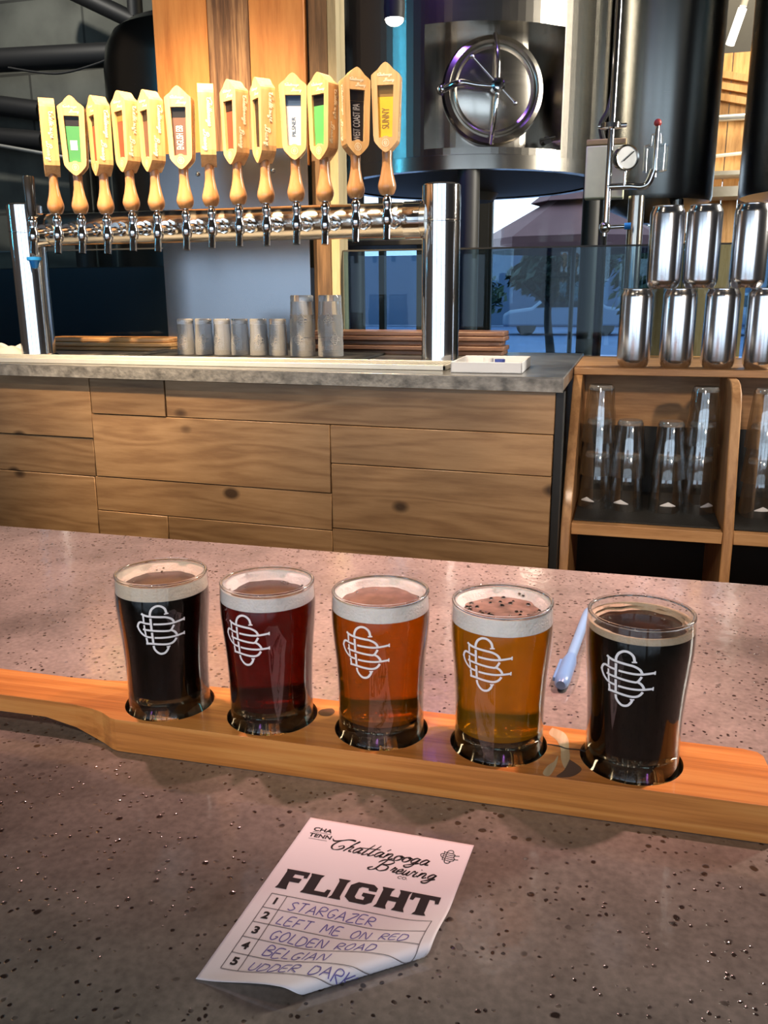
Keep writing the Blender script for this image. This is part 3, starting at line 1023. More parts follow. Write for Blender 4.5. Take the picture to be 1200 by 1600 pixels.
shf = thing('wall_shelf', 'dim shelf carrying a flat pale box beyond the post', 'shelf', (-.80, 2.75, .44))
link('board', MB().box(-.16, .20, -.13, .13, 0, .016), M['frame'], shf, bevel=.002)
for sx in (-.13, .17):
    link('bracket', MB().box(sx - .01, sx + .01, -.1, .1, -1.52, 0), M['frame'], shf, smooth=False)

# ------------------------------------------------------------------ lettering
CAPS = {
    'A': [[(0, 0), (.35, 1), (.7, 0)], [(.12, .35), (.6, .38)]],
    'B': [[(0, 0), (.05, 1), (.45, .95), (.5, .7), (.1, .53), (.55, .4), (.5, .08), (0, 0)]],
    'C': [[(.62, .85), (.4, 1), (.1, .75), (.05, .3), (.3, 0), (.62, .15)]],
    'D': [[(.05, 1), (0, 0), (.4, .05), (.65, .4), (.5, .85), (.05, 1)]],
    'E': [[(.55, 1), (.05, .95), (0, 0), (.55, .05)], [(.05, .5), (.45, .52)]],
    'F': [[(0, 0), (.05, 1), (.55, 1)], [(.05, .5), (.42, .52)]],
    'G': [[(.62, .85), (.35, 1), (.05, .65), (.1, .15), (.4, 0), (.62, .35), (.38, .38)]],
    'I': [[(.1, 0), (.12, 1)]],
    'K': [[(.05, 1), (0, 0)], [(.55, 1), (.05, .45), (.6, 0)]],
    'L': [[(.08, 1), (0, .05), (.5, 0)]],
    'M': [[(0, 0), (.12, 1), (.4, .3), (.68, 1), (.8, 0)]],
    'N': [[(0, 0), (.06, 1), (.58, 0), (.64, 1)]],
    'O': [[(.3, 1), (.03, .6), (.12, .08), (.42, .02), (.65, .5), (.5, .95), (.3, 1)]],
    'P': [[(0, 0), (.04, 1), (.5, .95), (.52, .6), (.05, .48)]],
    'R': [[(0, 0), (.05, 1), (.5, .92), (.48, .6), (.06, .48), (.6, 0)]],
    'S': [[(.55, .88), (.3, 1), (.06, .78), (.3, .52), (.55, .28), (.3, 0), (.02, .12)]],
    'T': [[(.3, 0), (.32, 1)], [(0, .98), (.64, 1)]],
    'U': [[(.02, 1), (.06, .2), (.3, 0), (.55, .25), (.6, 1)]],
    'W': [[(0, 1), (.2, 0), (.42, .7), (.62, 0), (.85, 1)]],
    'Z': [[(.05, .95), (.58, 1), (0, .02), (.6, .05)]],
}


def hand(mb, text, x, y, h, mapf, w, track=.22, slant=.12, seed=0, curved=True):
    """single-stroke capitals; returns the pen's end"""
    q = random.Random(seed)
    for ch in text:
        if ch == ' ':
            x += h * .75
            continue
        g = CAPS[ch]
        dy = q.uniform(-.05, .05)
        sc = q.uniform(.92, 1.08)
        wmax = max(p[0] for s_ in g for p in s_)
        for s_ in g:
            pts = [(x + (p[0] + slant * p[1] + q.uniform(-.02, .02)) * h, y + (p[1] * sc + dy) * h) for p in s_]
            P = smooth_path([(a, b, 0) for a, b in pts], 4) if curved and len(pts) > 3 else dense([(a, b, 0) for a, b in pts], h * .2)
            mb.ribbon(P, w, mapf)
        x += (wmax + track) * h
    return x


SCRIPT = {   # cursive, x-height 1
    'C': (2.0, [[(-.5, 1.9), (-.1, 1.55), (.4, 1.7), (1.6, 2.3), (2.2, 2.15), (1.3, 2.2), (.55, 1.6), (.3, .7), (.7, .05), (1.4, .1), (1.75, .6), (1.45, .95), (1.1, .6)]]),
    'B': (2.1, [[(.7, 2.2), (.45, 1.1), (.2, .1), (-.3, -.15), (-.6, .15), (-.2, .5)], [(-.1, 1.5), (.2, 2.1), (1.1, 2.4), (1.7, 2.0), (1.3, 1.4), (.7, 1.2), (1.5, 1.0), (1.6, .35), (1.0, -.05), (.4, .2)]]),
    'h': (1.05, [[(.25, 1.0), (.75, 2.2), (.5, 1.6), (.1, 0)], [(.1, .2), (.45, .95), (.75, .95), (.65, .2), (1.0, .15)]]),
    'a': (1.15, [[(.85, .9), (.4, 1.0), (.1, .4), (.3, 0), (.65, .35), (.88, .95), (.75, .15), (1.1, .2)]]),
    't': (.75, [[(.5, 2.1), (.15, .2), (.4, .0), (.75, .3)]]),
    'n': (1.2, [[(.16, 1.0), (.2, .85), (.06, 0)], [(.06, .1), (.34, .8), (.62, 1.0), (.80, .8), (.70, .15), (.9, .02), (1.15, .25)]]),
    'o': (1.0, [[(.55, 1.0), (.15, .7), (.15, .15), (.5, 0), (.85, .45), (.65, .98), (.55, .75), (1.0, .8)]]),
    'g': (1.1, [[(.85, .9), (.4, 1.0), (.1, .45), (.3, .05), (.65, .35), (.88, .95), (.6, -.5), (.15, -.85), (-.2, -.6), (.4, -.2), (1.1, .2)]]),
    'r': (.85, [[(.1, .3), (.35, 1.1), (.3, .9), (.65, .9), (.5, .2), (.85, .2)]]),
    'e': (.85, [[(.1, .4), (.6, .6), (.5, 1.0), (.15, .75), (.15, .15), (.45, 0), (.85, .3)]]),
    'w': (1.4, [[(.15, 1.0), (.1, .2), (.4, .05), (.65, .9), (.6, .2), (.9, .05), (1.15, 1.0), (1.4, .8)]]),
    'i': (.6, [[(.25, 1.0), (.1, .15), (.35, 0), (.6, .25)], [(.42, 1.45), (.46, 1.55)]]),
}


def script(mb, text, x, y, h, mapf, w, slant=.35):
    for ch in text:
        adv, strokes = SCRIPT[ch]
        for s_ in strokes:
            P = smooth_path([(x + (a + slant * b) * h, y + b * h, 0) for a, b in s_], 5)
            mb.ribbon(P, w, mapf, lambda t: .55 + .75 * abs(math.sin(3.1 * t * len(s_) / 3)))
        x += adv * h
    return x


def type_mesh(mb, text, size, mapf, x=0, y=0, ang=0.0, sx=1.0, bold=0.0):
    """set type in the built-in face, centred on (x, y)"""
    cu = bpy.data.curves.new('type', 'FONT')
    cu.body = text
    cu.size = size
    cu.align_x = 'CENTER'
    cu.align_y = 'CENTER'
    cu.offset = bold
    o = bpy.data.objects.new('type', cu)
    COL.objects.link(o)
    dg = bpy.context.evaluated_depsgraph_get()
    dg.update()
    ev = o.evaluated_get(dg)
    me = ev.to_mesh()
    ca, sa = math.cos(ang), math.sin(ang)
    vs = [mapf(x + v_.co.x * sx * ca - v_.co.y * sa, y + v_.co.x * sx * sa + v_.co.y * ca) for v_ in me.vertices]
    mb.add(vs, [tuple(p.vertices) for p in me.polygons])
    ev.to_mesh_clear()
    bpy.data.objects.remove(o)
    bpy.data.curves.remove(cu)
    return mb


def cut(o, mb):
    """subtract a solid and keep the result as the object's own mesh"""
    c = link('cutter', mb, M['black'], o.parent, smooth=False)
    m = o.modifiers.new('cut', 'BOOLEAN')
    m.object = c
    m.operation = 'DIFFERENCE'
    m.solver = 'EXACT'
    dg = bpy.context.evaluated_depsgraph_get()
    dg.update()
    me = bpy.data.meshes.new_from_object(o.evaluated_get(dg))
    o.modifiers.remove(m)
    old = o.data
    o.data = me
    me.name = old.name
    bpy.data.meshes.remove(old)
    bpy.data.objects.remove(c)
    return o


LOGO = [
    ([(400, 480), (405, 420), (440, 350), (500, 310), (550, 300), (610, 312), (665, 350), (700, 400), (718, 478)], 45),
    ([(672, 487), (758, 487)], 26),
    ([(404, 530), (404, 780)], 45), ([(408, 825), (414, 1070)], 45),
    ([(228, 412), (262, 440), (330, 470), (420, 495), (600, 532), (700, 555), (780, 595), (828, 640), (855, 695)], 45),
    ([(262, 445), (262, 585)], 36),
    ([(395, 642), (300, 622), (220, 592), (170, 592), (132, 635), (124, 690), (150, 760), (190, 820), (240, 868), (300, 902), (392, 926)], 42),
    ([(95, 678), (128, 680)], 30),
    ([(262, 652), (266, 740), (276, 872)], 34), ([(281, 925), (292, 1040)], 40),
    ([(228, 735), (290, 755), (400, 780), (560, 815), (700, 842), (785, 842), (852, 750)], 42),
    ([(785, 842), (848, 884), (890, 940), (905, 990)], 45),
    ([(452, 655), (600, 680), (740, 700), (860, 705), (1070, 692)], 42), ([(1068, 660), (1068, 728)], 24),
    ([(452, 940), (600, 965), (740, 983), (860, 990), (1065, 986)], 42), ([(1062, 952), (1062, 1020)], 24),
    ([(262, 1042), (340, 1050), (430, 1066), (560, 1096), (700, 1122), (790, 1118), (850, 1086), (890, 1035)], 45),
    ([(414, 1105), (425, 1170), (470, 1240), (530, 1288), (590, 1300), (650, 1284), (700, 1230), (722, 1172)], 45),
    ([(678, 1176), (756, 1176)], 26),
]


def logo(mb, mapf, scale, k=1.0):
    """the interlaced monogram, centred on the origin; scale is metres per unit"""
    for pts, w in LOGO:
        q = [((x - 588) * scale, -((y - .12 * (x - 588)) - 800) * scale * 1.09, 0) for x, y in pts]
        P = smooth_path(q, 5) if len(q) > 2 else dense(q, 40 * scale)
        mb.ribbon(P, w * scale * k, mapf)
    return mb


# ------------------------------------------------------------------ the back bar
TZ = .1465
bb = thing('back_bar', 'raised bar with plank front and dark slab top under the taps', 'bar', (-1.3, 1.7, ZF))
BM = Matrix.Translation((1.3, -1.7, -ZF))       # parts below are written in room coordinates
lip = lambda x: 1.6169 - .058 * x
link('countertop', MB().prism([(-2.6, lip(-2.6)), (-.112, lip(-.112)), (-.111, 2.31), (-2.6, 2.31)], .1205, TZ, BM, 'z'), M['countertop'], bb, bevel=.002)
link('slab_edge', MB().prism([(-2.6, lip(-2.6) - .0012), (-.1125, lip(-.1125) - .0012), (-.1125, lip(-.1125) + .001), (-2.6, lip(-2.6) + .001)], .1195, TZ - .003, BM, 'z'), M['slab_edge'], bb, smooth=False)
PM = BM @ Matrix.Translation((0, 1.6169 + .014, 0)) @ Matrix.Rotation(-math.atan(.058), 4, 'Z')
planks = [(-2.6, -1.172, -.020, .1185), (-2.6, -1.176, -.110, -.0205), (-2.6, -1.181, -.26, -.1105), (-2.6, -1.0, -.42, -.2605),
          (-1.171, -.976, .0375, .1185), (-.975, -.1265, .0375, .1185),
          (-1.175, -.586, -.1085, .037), (-.585, -.1275, -.0435, .037), (-.584, -.1275, -.1835, -.044),
          (-1.18, -.585, -.19, -.109), (-.99, -.585, -.30, -.1905), (-1.18, -.991, -.26, -.1905), (-.584, -.127, -.30, -.184), (-.9995, -.127, -.42, -.3005)]
mb = MB()
for i, (x0, x1, a, b) in enumerate(planks):
    mb.tag = i * 1.37 + .5
    d = .0025 * ((i * 7) % 4) / 4
    mb.box(x0 + .0006, x1 - .0006, -.002 + d, .02, a + .0006, b - .0006, PM)
link('plank_front', mb, M['plank'], bb, bevel=.0009, bseg=1)
link('carcass', MB().box(-2.6, -.128, .02, .05, ZF, .118, PM).box(-2.6, -.155, .05, .60, ZF, .118, PM), M['black'], bb, smooth=False)
link('end_gap_shade', MB().box(-.1262, -.112, .004, .03, ZF, .118, PM), M['black'], bb, smooth=False)  # black strip painting in the dark gap at the bar's end

# serving boards piled behind the glasses
def piled(n, x, y, length, mat, group, labels, rz0):
    z = TZ
    for k in range(n):
        t = .0118
        b = tag(link('serving_board', MB().prism([(-length / 2, -.055), (length / 2 - .03, -.055), (length / 2, -.045), (length / 2, .045), (length / 2 - .03, .055), (-length / 2, .055)], .0004, t, None, 'z'), mat, bevel=.0025), labels[k], 'board', group)
        b.location = (x + .006 * math.sin(k * 2.3), y + .003 * math.cos(k * 3.1), z)
        b.rotation_euler = (0, 0, rz0 + .004 * math.sin(k * 5))
        z += t
    return z


ordn = ['lowest', 'second from the bottom', 'middle', 'second from the top', 'topmost']
piled(5, -.555, 2.20, .51, M['walnut'], 'dark serving boards piled behind the right tap column', ['dark brown serving board, %s of the pile behind the right tap column' % s_ for s_ in ordn], -.01)
piled(3, -1.42, 2.20, .40, M['lit_board'], 'warm-lit serving boards piled beside the left tap column', ['warm-lit serving board, %s of three beside the left tap column' % s_ for s_ in ('lowest', 'middle', 'topmost')], .02)

mt = tag(link('bar_mat', MB().box(-.31, .33, -.13, .15, 0, .006), M['rubber'], bevel=.002), 'black rubber bar mat under the upside-down sample glasses', 'mat')
mt.location = (-.93, 2.03, TZ)
dt = thing('drip_tray', 'long shallow steel drip tray below the row of taps', 'tray', (-1.1, 1.785, TZ))
mb = MB()
for a, b, c, d in ((-.80, .745, -.062, -.056), (-.80, .745, .056, .062), (-.80, -.794, -.062, .062), (.739, .745, -.062, .062)):
    mb.box(a, b, c, d, .0003, .011)
mb.box(-.80, .745, -.062, .062, .0003, .002)
link('pan', mb, M['tray_metal'], dt, bevel=.001)
mb = MB()
for k in range(180):
    x = -.79 + k * .00853
    mb.box(x, x + .0048, -.055, .055, .0075, .0095)
for y in (-.05, 0, .05):
    mb.box(-.794, .739, y - .003, y + .003, .006, .0075)
link('grate', mb, M['tray_metal'], dt, smooth=False)

# ------------------------------------------------------------------ draft tower
tw = thing('draft_tower', 'polished chrome draft tower with a long tap rail on two columns', 'beer tower', (-.93, 1.9, TZ))
ox, oy, oz = -.93, 1.9, TZ
for cx, top in ((-1.448, .5115), (-.4045, .5205)):
    c = link('column', MB().lathe([(.0, 0), (.052, .0), (.052, .004), (.0415, .010), (.0413, .012), (.0413, .300), (.0405, .301), (.0405, .303), (.0413, .304), (.0413, top - oz), (.0395, top - oz + .002)], (cx - ox, 0, 0), 64), M['chrome'], tw)
    link('column_cap', MB().lathe([(.039, top - oz), (.034, top - oz + .004), (.010, top - oz + .006), (0, top - oz + .006)], (cx - ox, 0, 0), 40), M['black'], tw)
RZ = .4535 - oz
link('rail', MB().tube([(-1.448 + .03 - ox, 0, RZ), (-.4045 - .03 - ox, 0, RZ)], .037, 48), M['rail'], tw)
for x in (-1.448 + .058 - ox, -.4045 - .060 - ox):
    link('rail_collar', MB().tube([(x - .018, 0, RZ), (x + .018, 0, RZ)], .0395, 48), M['chrome'], tw)
TAPX = [-1.2866, -1.2225, -1.1562, -1.0904, -1.028, -.957, -.8949, -.8296, -.7655, -.6967, -.6323, -.5647, -.4972]
TAPZ = [.4864, .4846, .4826, .4875, .4857, .4875, .4909, .4928, .4933, .495, .4929, .4969, .5009]


def faucet(x, dz):
    X = x - ox
    yb = -.10
    f = link('faucet', MB().lathe([(0, .052), (.006, .052), (.0065, .040), (.0095, .036), (.0098, .026), (.0075, .022), (.0085, .012), (.0115, .004), (.0118, -.006), (.0095, -.014), (.0085, -.016)], (X, yb, RZ - .012 + dz), 24), M['chrome'], tw)
    link('spout', MB().tube(smooth_path([(X, yb, RZ - .022 + dz), (X, yb - .004, RZ - .036 + dz), (X, yb - .007, RZ - .055 + dz)], 4), .0078, 16), M['chrome'], f)
    link('shank', MB().tube([(X, -.033, RZ - .005), (X, yb + .004, RZ - .008 + dz)], .0095, 18), M['chrome'], f)
    link('shank_nut', MB().tube([(X, -.034, RZ - .005), (X, -.046, RZ - .005)], .0165, 8).tube([(X, -.058, RZ - .006), (X, -.068, RZ - .006)], .0135, 20), M['chrome'], f)


for x, z in zip(TAPX, TAPZ):
    faucet(x, z - .4915)
faucet(-1.353, -.006)

sth = thing('tap_handle', 'short plain black tap handle at the left end of the rail', 'tap handle', (-1.353, 1.80, .4755))
link('handle_grip', MB().lathe([(0, .002), (.009, .003), (.0115, .02), (.0135, .085), (.012, .089), (0, .09)], seg=28), M['gloss_black'], sth)
plug = tag(link('spout_plug', MB().lathe([(0, -.024), (.006, -.022), (.012, -.006), (.0165, -.004), (.0165, .003), (0, .003)], seg=28), M['blue_rubber']), 'bright blue plug on the spout under the short black handle', 'plug')
plug.location = (-1.353, 1.792, .3785 + .0045)

# ------------------------------------------------------------------ tap handles
half = [(0, 0), (.005, .002), (.012, .008), (.0205, .017), (.0235, .022), (.0250, .032), (.0285, .138), (.0283, .1425), (.024, .1465), (.016, .1520), (.009, .1600), (.004, .1640)]
outline = half + [(0, .1655)] + [(-x, z) for x, z in reversed(half[1:])]
PD = .0165
H_ = {}


def tap_handle(i, label, rz, insert, band, text, tcol, tsize=.012, sx=.5):
    x, z = TAPX[i], TAPZ[i]
    t = thing('tap_handle', label, 'tap handle', (x, 1.80, z - .0105), rz, 'wooden tap handles on the draft rail')
    zz = .0785 + .006                                    # tip of the paddle above the ferrule
    if not H_:
        o = link('paddle', MB().prism([(a, b + zz) for a, b in outline], -PD, PD), M['handle_wood'], None, smooth=False)
        slot = [(-.0135, .0275), (-.008, .0275), (-.003, .0305), (.003, .0305), (.008, .0275), (.0135, .0275), (.0163, .124), (-.0163, .124)]
        cut(o, MB().prism([(a, b + zz) for a, b in slot], -PD - .01, -PD + .007))
        H_['paddle'] = o.data
        bpy.data.objects.remove(o)
        H_['grip'] = link('g', MB().lathe([(0, .078), (.0095, .088), (.0105, .080), (.0098, .070), (.0105, .055), (.0135, .038), (.0178, .022), (.0188, .0165), (.0182, .011), (.0150, .0025), (.0118, -.001), (0, -.001)], (0, 0, .0055), 36), M['grip_wood']).data
        H_['ferrule'] = link('f', MB().lathe([(0, .0), (.0058, .0), (.0062, .004), (.0080, .0045), (.0080, .0085), (0, .0085)], (0, 0, 0), 24), M['chrome']).data
        mb = MB()
        for sg in (1, -1):
            mp_ = (lambda u, w: (PD * 0 + (.0291 if sg > 0 else -.0291) - (.0036 if sg > 0 else -.0036) * max(0, (.13 - (zz * 0 + u)) / .10), sg * w, zz + u))
            f2 = lambda a, b: mp_(.134 - a, b)
            e = script(mb, 'Chattanooga', 0, .002, .0046, f2, .0019)
            script(mb, 'Brewing', .066, -.008, .0046, f2, .0019)
        H_['side'] = link('s', mb, M['burn_text'], smooth=False).data
        mb = MB()
        ff = lambda a, b: (a, -PD - .0004, zz + b)
        script(mb, 'Chattanooga', -.0165, .1405, .0024, ff, .0011)
        script(mb, 'Brewing', -.002, .1305, .0024, ff, .0011)
        for k in range(28):
            a, b = 2 * PI * k / 28, 2 * PI * (k + 1) / 28
            mb.ribbon([(.0068 * math.cos(a), .0175 + .0068 * math.sin(a)), (.0068 * math.cos(b), .0175 + .0068 * math.sin(b))], .0009, ff)
        logo(mb, lambda a, b: ff(a, b + .0175), .0000085, 1.3)
        H_['front'] = link('l', mb, M['burn_text'], smooth=False).data
        for o in list(bpy.data.objects):
            if o.name in ('g', 'f', 's', 'l'):
                bpy.data.objects.remove(o)

    def child(name, me, par):
        o = bpy.data.objects.new(name, me)
        COL.objects.link(o)
        o.parent = par
        return o
    p = child('paddle', H_['paddle'], t)
    child('side_lettering', H_['side'], p)
    child('front_lettering', H_['front'], p)
    child('grip', H_['grip'], t)
    child('ferrule', H_['ferrule'], t)
    yb = -PD + .0066
    ins = link('label_insert', MB().box(-.0152, .0152, yb - .0008, yb, zz + .029, zz + .1035), M[insert], t, smooth=False)
    link('label_band', MB().box(-.0157, .0157, yb - .0008, yb, zz + .104, zz + .1235), M[band], t, smooth=False)
    if text:
        mb = MB()
        f = lambda a, b: (-b, yb - .0012, zz + .064 + a)
        if text == '#':
            mb.add([f(-.010, -.0075), f(.010, -.0075), f(.010, .0075), f(-.010, .0075)], [(0, 1, 2, 3)])
        else:
            type_mesh(mb, text, tsize, f, 0, 0, 0, sx, .0002)
        link('label_text', mb, M[tcol], ins, smooth=False)


def face(i, phi):
    return math.atan2(-TAPX[i], 1.80) - R(phi)


tap_handle(0, 'edge-on wooden tap handle, first in line after the short black one', face(0, 88), 'white_label', 'black_label', None, None)
tap_handle(1, 'wooden tap handle with green label and white square', face(1, 9), 'green_label', 'black_label', '#', 'white_label')
tap_handle(2, 'edge-on wooden tap handle just right of the white-squared green one', face(2, 70), 'red_label', 'black_label', None, None)
tap_handle(3, 'edge-turned wooden tap handle in front of the blue-striped tank, left of a pair', face(3, 58), 'red_label', 'gold_label', None, None)
tap_handle(4, 'edge-turned wooden tap handle just left of the brown-labelled one', face(4, 62), 'brown_label', 'black_label', None, None)
tap_handle(5, 'wooden tap handle with brown label and white upright lettering', face(5, 14), 'brown_label', 'black_label', 'ENGLISH ESB', 'white_label', .021, .40)
tap_handle(6, 'edge-on wooden tap handle just right of the brown-labelled one', face(6, 90), 'brown_label', 'black_label', None, None)
tap_handle(7, 'turned wooden tap handle showing a thin red label before the brown board', face(7, 55), 'red_label', 'black_label', None, None)
tap_handle(8, 'edge-turned wooden tap handle just left of the white-labelled one', face(8, 66), 'black_label', 'black_label', None, None)
tap_handle(9, 'wooden tap handle with white label and dark blue top', face(9, 3), 'white_label', 'blue_label', 'PILSNER', 'blue_label', .011, .95)
tap_handle(10, 'turned wooden tap handle with bright green label before the wooden post', face(10, 40), 'light_green', 'black_label', None, None)
tap_handle(11, 'wooden tap handle with black label and grey lettering', face(11, -20), 'black_label', 'black_label', 'WEST COAST IPA', 'grey_text', .021, .42)
tap_handle(12, 'wooden tap handle with yellow label, nearest the right chrome column', face(12, 10), 'yellow_label', 'gold_label', 'SUNNY', 'gold_label', .021, .55)

# ------------------------------------------------------------------ sample glasses stacked on the back bar
def sample_glass(label, r, h, group):
    t = thing('sample_glass', label, 'glass', (0, 0, 0), 0, group)
    link('tumbler', MB().lathe([(r, 0), (r * 1.01, h * .3), (r * .93, h * .62), (r * .90, h * .9), (r * .92, h * .96), (r * .86, h), (0, h), (0, h * .86), (r * .8, h * .85), (r * .84, h * .6), (r * .95, h * .3), (r * .95, .001)], seg=36, closed=True), M['lit_ware'], t)
    mb = MB()
    logo(mb, lambda a, b: ((r * 1.0 + .0006) * math.sin(a / r), -(r * 1.0 + .0006) * math.cos(a / r), h * .42 - b), .000024, 1.4)
    link('printed_emblem', mb, M['ink_faded'], t, smooth=False)
    return t


G1 = 'upside-down sample glasses on the bar mat'
names = ['upside-down sample glass at the left end of the row on the mat', 'second upside-down sample glass from the left on the mat', 'third upside-down sample glass from the left on the mat',
         'fourth upside-down sample glass from the left, pale print facing out', 'fifth upside-down sample glass from the left, reddish light in it', 'sixth upside-down sample glass, next to the taller stacks']
g0 = sample_glass(names[0], .0232, .088, G1)
xs = [(-1.078, 1.99), (-1.030, 1.994), (-.981, 1.998), (-.932, 1.996), (-.884, 2.0), (-.832, 1.998)]
for k, (x, y) in enumerate(xs):
    if k == 0:
        g0.location = (x, y, TZ + .0062)
    else:
        dup(g0, (x, y, TZ + .0062), .4 * math.sin(k * 2), names[k])
G2 = 'taller upside-down glasses stacked in twos'
s0 = sample_glass('lower glass of the left two-high stack on the mat', .0305, .098, G2)
s0.location = (-.764, 1.99, TZ + .0062)
dup(s0, (-.764, 1.99, TZ + .0062 + .0455), .3, 'upper glass of the left two-high stack on the mat')
dup(s0, (-.696, 2.00, TZ + .0062), .7, 'lower glass of the right two-high stack beside the wooden post')
dup(s0, (-.696, 2.00, TZ + .0062 + .0455), .2, 'upper glass of the right two-high stack beside the wooden post')

# white tray and towel
wt = thing('shallow_tray', 'shallow white tray on the bar corner right of the taps', 'tray', (-.268, 1.775, TZ), .02)
mb = MB().box(-.070, .070, -.092, .092, .0003, .003)
for a, b, c, d in ((-.070, .070, -.092, -.089), (-.070, .070, .089, .092), (-.070, -.067, -.092, .092), (.067, .070, -.092, .092)):
    mb.box(a, b, c, d, .0003, .0215)
link('tray_body', mb, M['white_plastic'], wt, bevel=.0008)
cpn = thing('bottle_cap', 'small blue and white cap lying in the white tray', 'cap', (-.268, 1.80, TZ + .0032))
link('cap_body', MB().lathe([(0, 0), (.011, 0), (.011, .018), (0, .018)], (-.012, 0, 0), 20), M['white_plastic'], cpn)
link('cap_band', MB().lathe([(0, 0), (.011, 0), (.011, .016), (0, .016)], (.012, 0, 0), 20), plain('deep_blue_plastic', (.03, .06, .30), .4), cpn)
tl_ = MB()
nx, ny = 26, 16
vs, fs = [], []
q = random.Random(4)
for j in range(ny + 1):
    for i in range(nx + 1):
        x, y = -.12 + .24 * i / nx, -.07 + .14 * j / ny
        e = min(1, 5 * min(i / nx, 1 - i / nx)) * min(1, 5 * min(j / ny, 1 - j / ny))
        zz_ = .004 + e * (.014 + .007 * math.sin(x * 55 + 1) * math.cos(y * 70) + .004 * math.sin(x * 120 + y * 60))
        vs.append((x, y, zz_))
for j in range(ny):
    for i in range(nx):
        a = j * (nx + 1) + i
        fs.append((a, a + 1, a + nx + 2, a + nx + 1))
tl_.add(vs, fs)
tw_ = tag(link('bar_towel', tl_, M['cloth']), 'crumpled white towel beside the foot of the left tap column', 'towel')
tw_.location = (-1.60, 1.93, TZ + .0005)
tw_.modifiers.new('cloth', 'SOLIDIFY').thickness = -.004

# ------------------------------------------------------------------ shelf unit with pint glasses and cans
su = thing('shelf_unit', 'open plywood shelf unit with upright dividers right of the bar', 'shelf', (.3, 1.9, ZF))
SM = Matrix.Translation((-.3, -1.9, -ZF))
YZ = Matrix(((0, 1, 0, 0), (1, 0, 0, 0), (0, 0, 1, 0), (0, 0, 0, 1)))       # prism (x, z)-outline -> (y, z), depth along x


def upright(x0, x1, top, pts):
    return MB().prism(pts, x0, x1, SM @ YZ)


side = [(2.12, .127), (1.905, .127), (1.880, .110), (1.70, -.16), (1.685, ZF), (2.12, ZF)]
div_ = [(2.05, .1265), (1.87, .1265), (1.835, .122), (1.805, .108), (1.790, .085), (1.765, -.02), (1.725, -.16), (1.705, ZF), (2.05, ZF)]
link('side_panel', upright(-.1105, -.0915, 0, side), M['shelf_up'], su, bevel=.0015)
link('divider', upright(.199, .2185, 0, div_), M['shelf_up'], su, bevel=.003, bseg=3)
link('divider', upright(.52, .54, 0, div_), M['shelf_up'], su, bevel=.003, bseg=3)
link('top_board', MB().box(-.1105, .95, 1.905, 2.27, .1275, .1425, SM), M['shelf_wood'], su, bevel=.0015)
for x0, x1 in ((-.091, .1985), (.219, .5195)):
    link('shelf_board', MB().box(x0, x1, 1.728, 2.05, -.180, -.1565, SM), M['shelf_wood'], su, bevel=.0015)
link('back_panel', MB().box(-.091, .95, 2.052, 2.066, .0, .127, SM), M['shelf_wood'], su, smooth=False)
link('dark_backing', MB().box(-.091, .95, 2.0525, 2.068, ZF, -.0005, SM), M['black'], su, smooth=False)  # black backing behind the pints; lower down it paints the open bay's shade
for i, (x0, x1, lab) in enumerate(((-.088, .196, 'black rubber mat under the pint glasses in the left bay'), (.222, .517, 'black rubber mat under the pint glasses in the right bay'))):
    m_ = tag(link('shelf_mat', MB().box(x0 - (x0 + x1) / 2, (x1 - x0) / 2, -.145, .145, 0, .004), M['rubber'], bevel=.001), lab, 'mat')
    m_.location = ((x0 + x1) / 2, 1.895, -.1562)


def pint(label):
    t = thing('pint_glass', label, 'glass', (0, 0, 0), 0, 'upside-down pint glasses in the shelf bays')
    r0, r1, h = .0365, .0262, .120
    link('tumbler', MB().lathe([(r0, 0), (r0 + .0004, .002), (r1 + .0006, h - .006), (r1 - .003, h), (0, h), (0, h - .010), (r1 - .003, h - .010), (r0 - .0024, .004), (r0 - .0018, 0)], seg=44), M['ware_back'], t)
    link('thick_base', MB().lathe([(r1 - .0012, h - .0105), (r1, h - .006), (r1 - .0035, h - .0004), (0, h - .0004), (0, h - .010)], seg=44), M['lit_ware'], t)
    mb = MB()
    f = lambda a, b: ((r0 - .0016) * math.sin(a / r0), -(r0 - .0010) * math.cos(a / r0), .019 + b)
    pts = [(-.017, -.004), (-.010, .001), (-.004, .005), (0, .0075), (.005, .0045), (.011, .001), (.017, -.003), (.008, -.002), (.003, -.006), (-.003, -.002), (-.009, -.005)]
    for k in range(8):
        a, b = -.017 + .034 * k / 8, -.017 + .034 * (k + 1) / 8
        ha = .008 * (1 - abs(a) / .017) + .001
        hb = .008 * (1 - abs(b) / .017) + .001
        mb.add([f(a, -.003), f(b, -.003), f(b, hb - .002), f(a, ha - .002)], [(0, 1, 2, 3)])
    link('printed_emblem', mb, M['ink_white'], t, smooth=False)
    return t


p0 = None
lay = ['bottom', 'middle', 'top']
for j, (x, y, n, rz, nm) in enumerate(((-.050, 1.872, 3, -.5, 'first stack from the bar side, left bay'), (.0135, 1.866, 2, -.3, 'second stack of the left bay'), (.0955, 1.868, 2, .1, 'third stack of the left bay'), (.1585, 1.878, 3, .6, 'stack beside the divider, left bay'), (.276, 1.872, 3, .2, 'stack in the right bay'))):
    for k in range(n):
        w = lay[k] if n == 3 else ('bottom', 'top')[k]
        lab = '%s upside-down pint glass of the %s' % (w, nm)
        z = -.1521 + k * .0715
        if p0 is None:
            p0 = pint(lab)
            p0.location = (x, y, z)
            p0.rotation_euler = (0, 0, rz)
        else:
            d_ = dup(p0, (x, y, z), rz + k * .4, lab)
            if k:
                bpy.data.objects.remove([c_ for c_ in d_.children if c_.name.startswith('printed')][0])


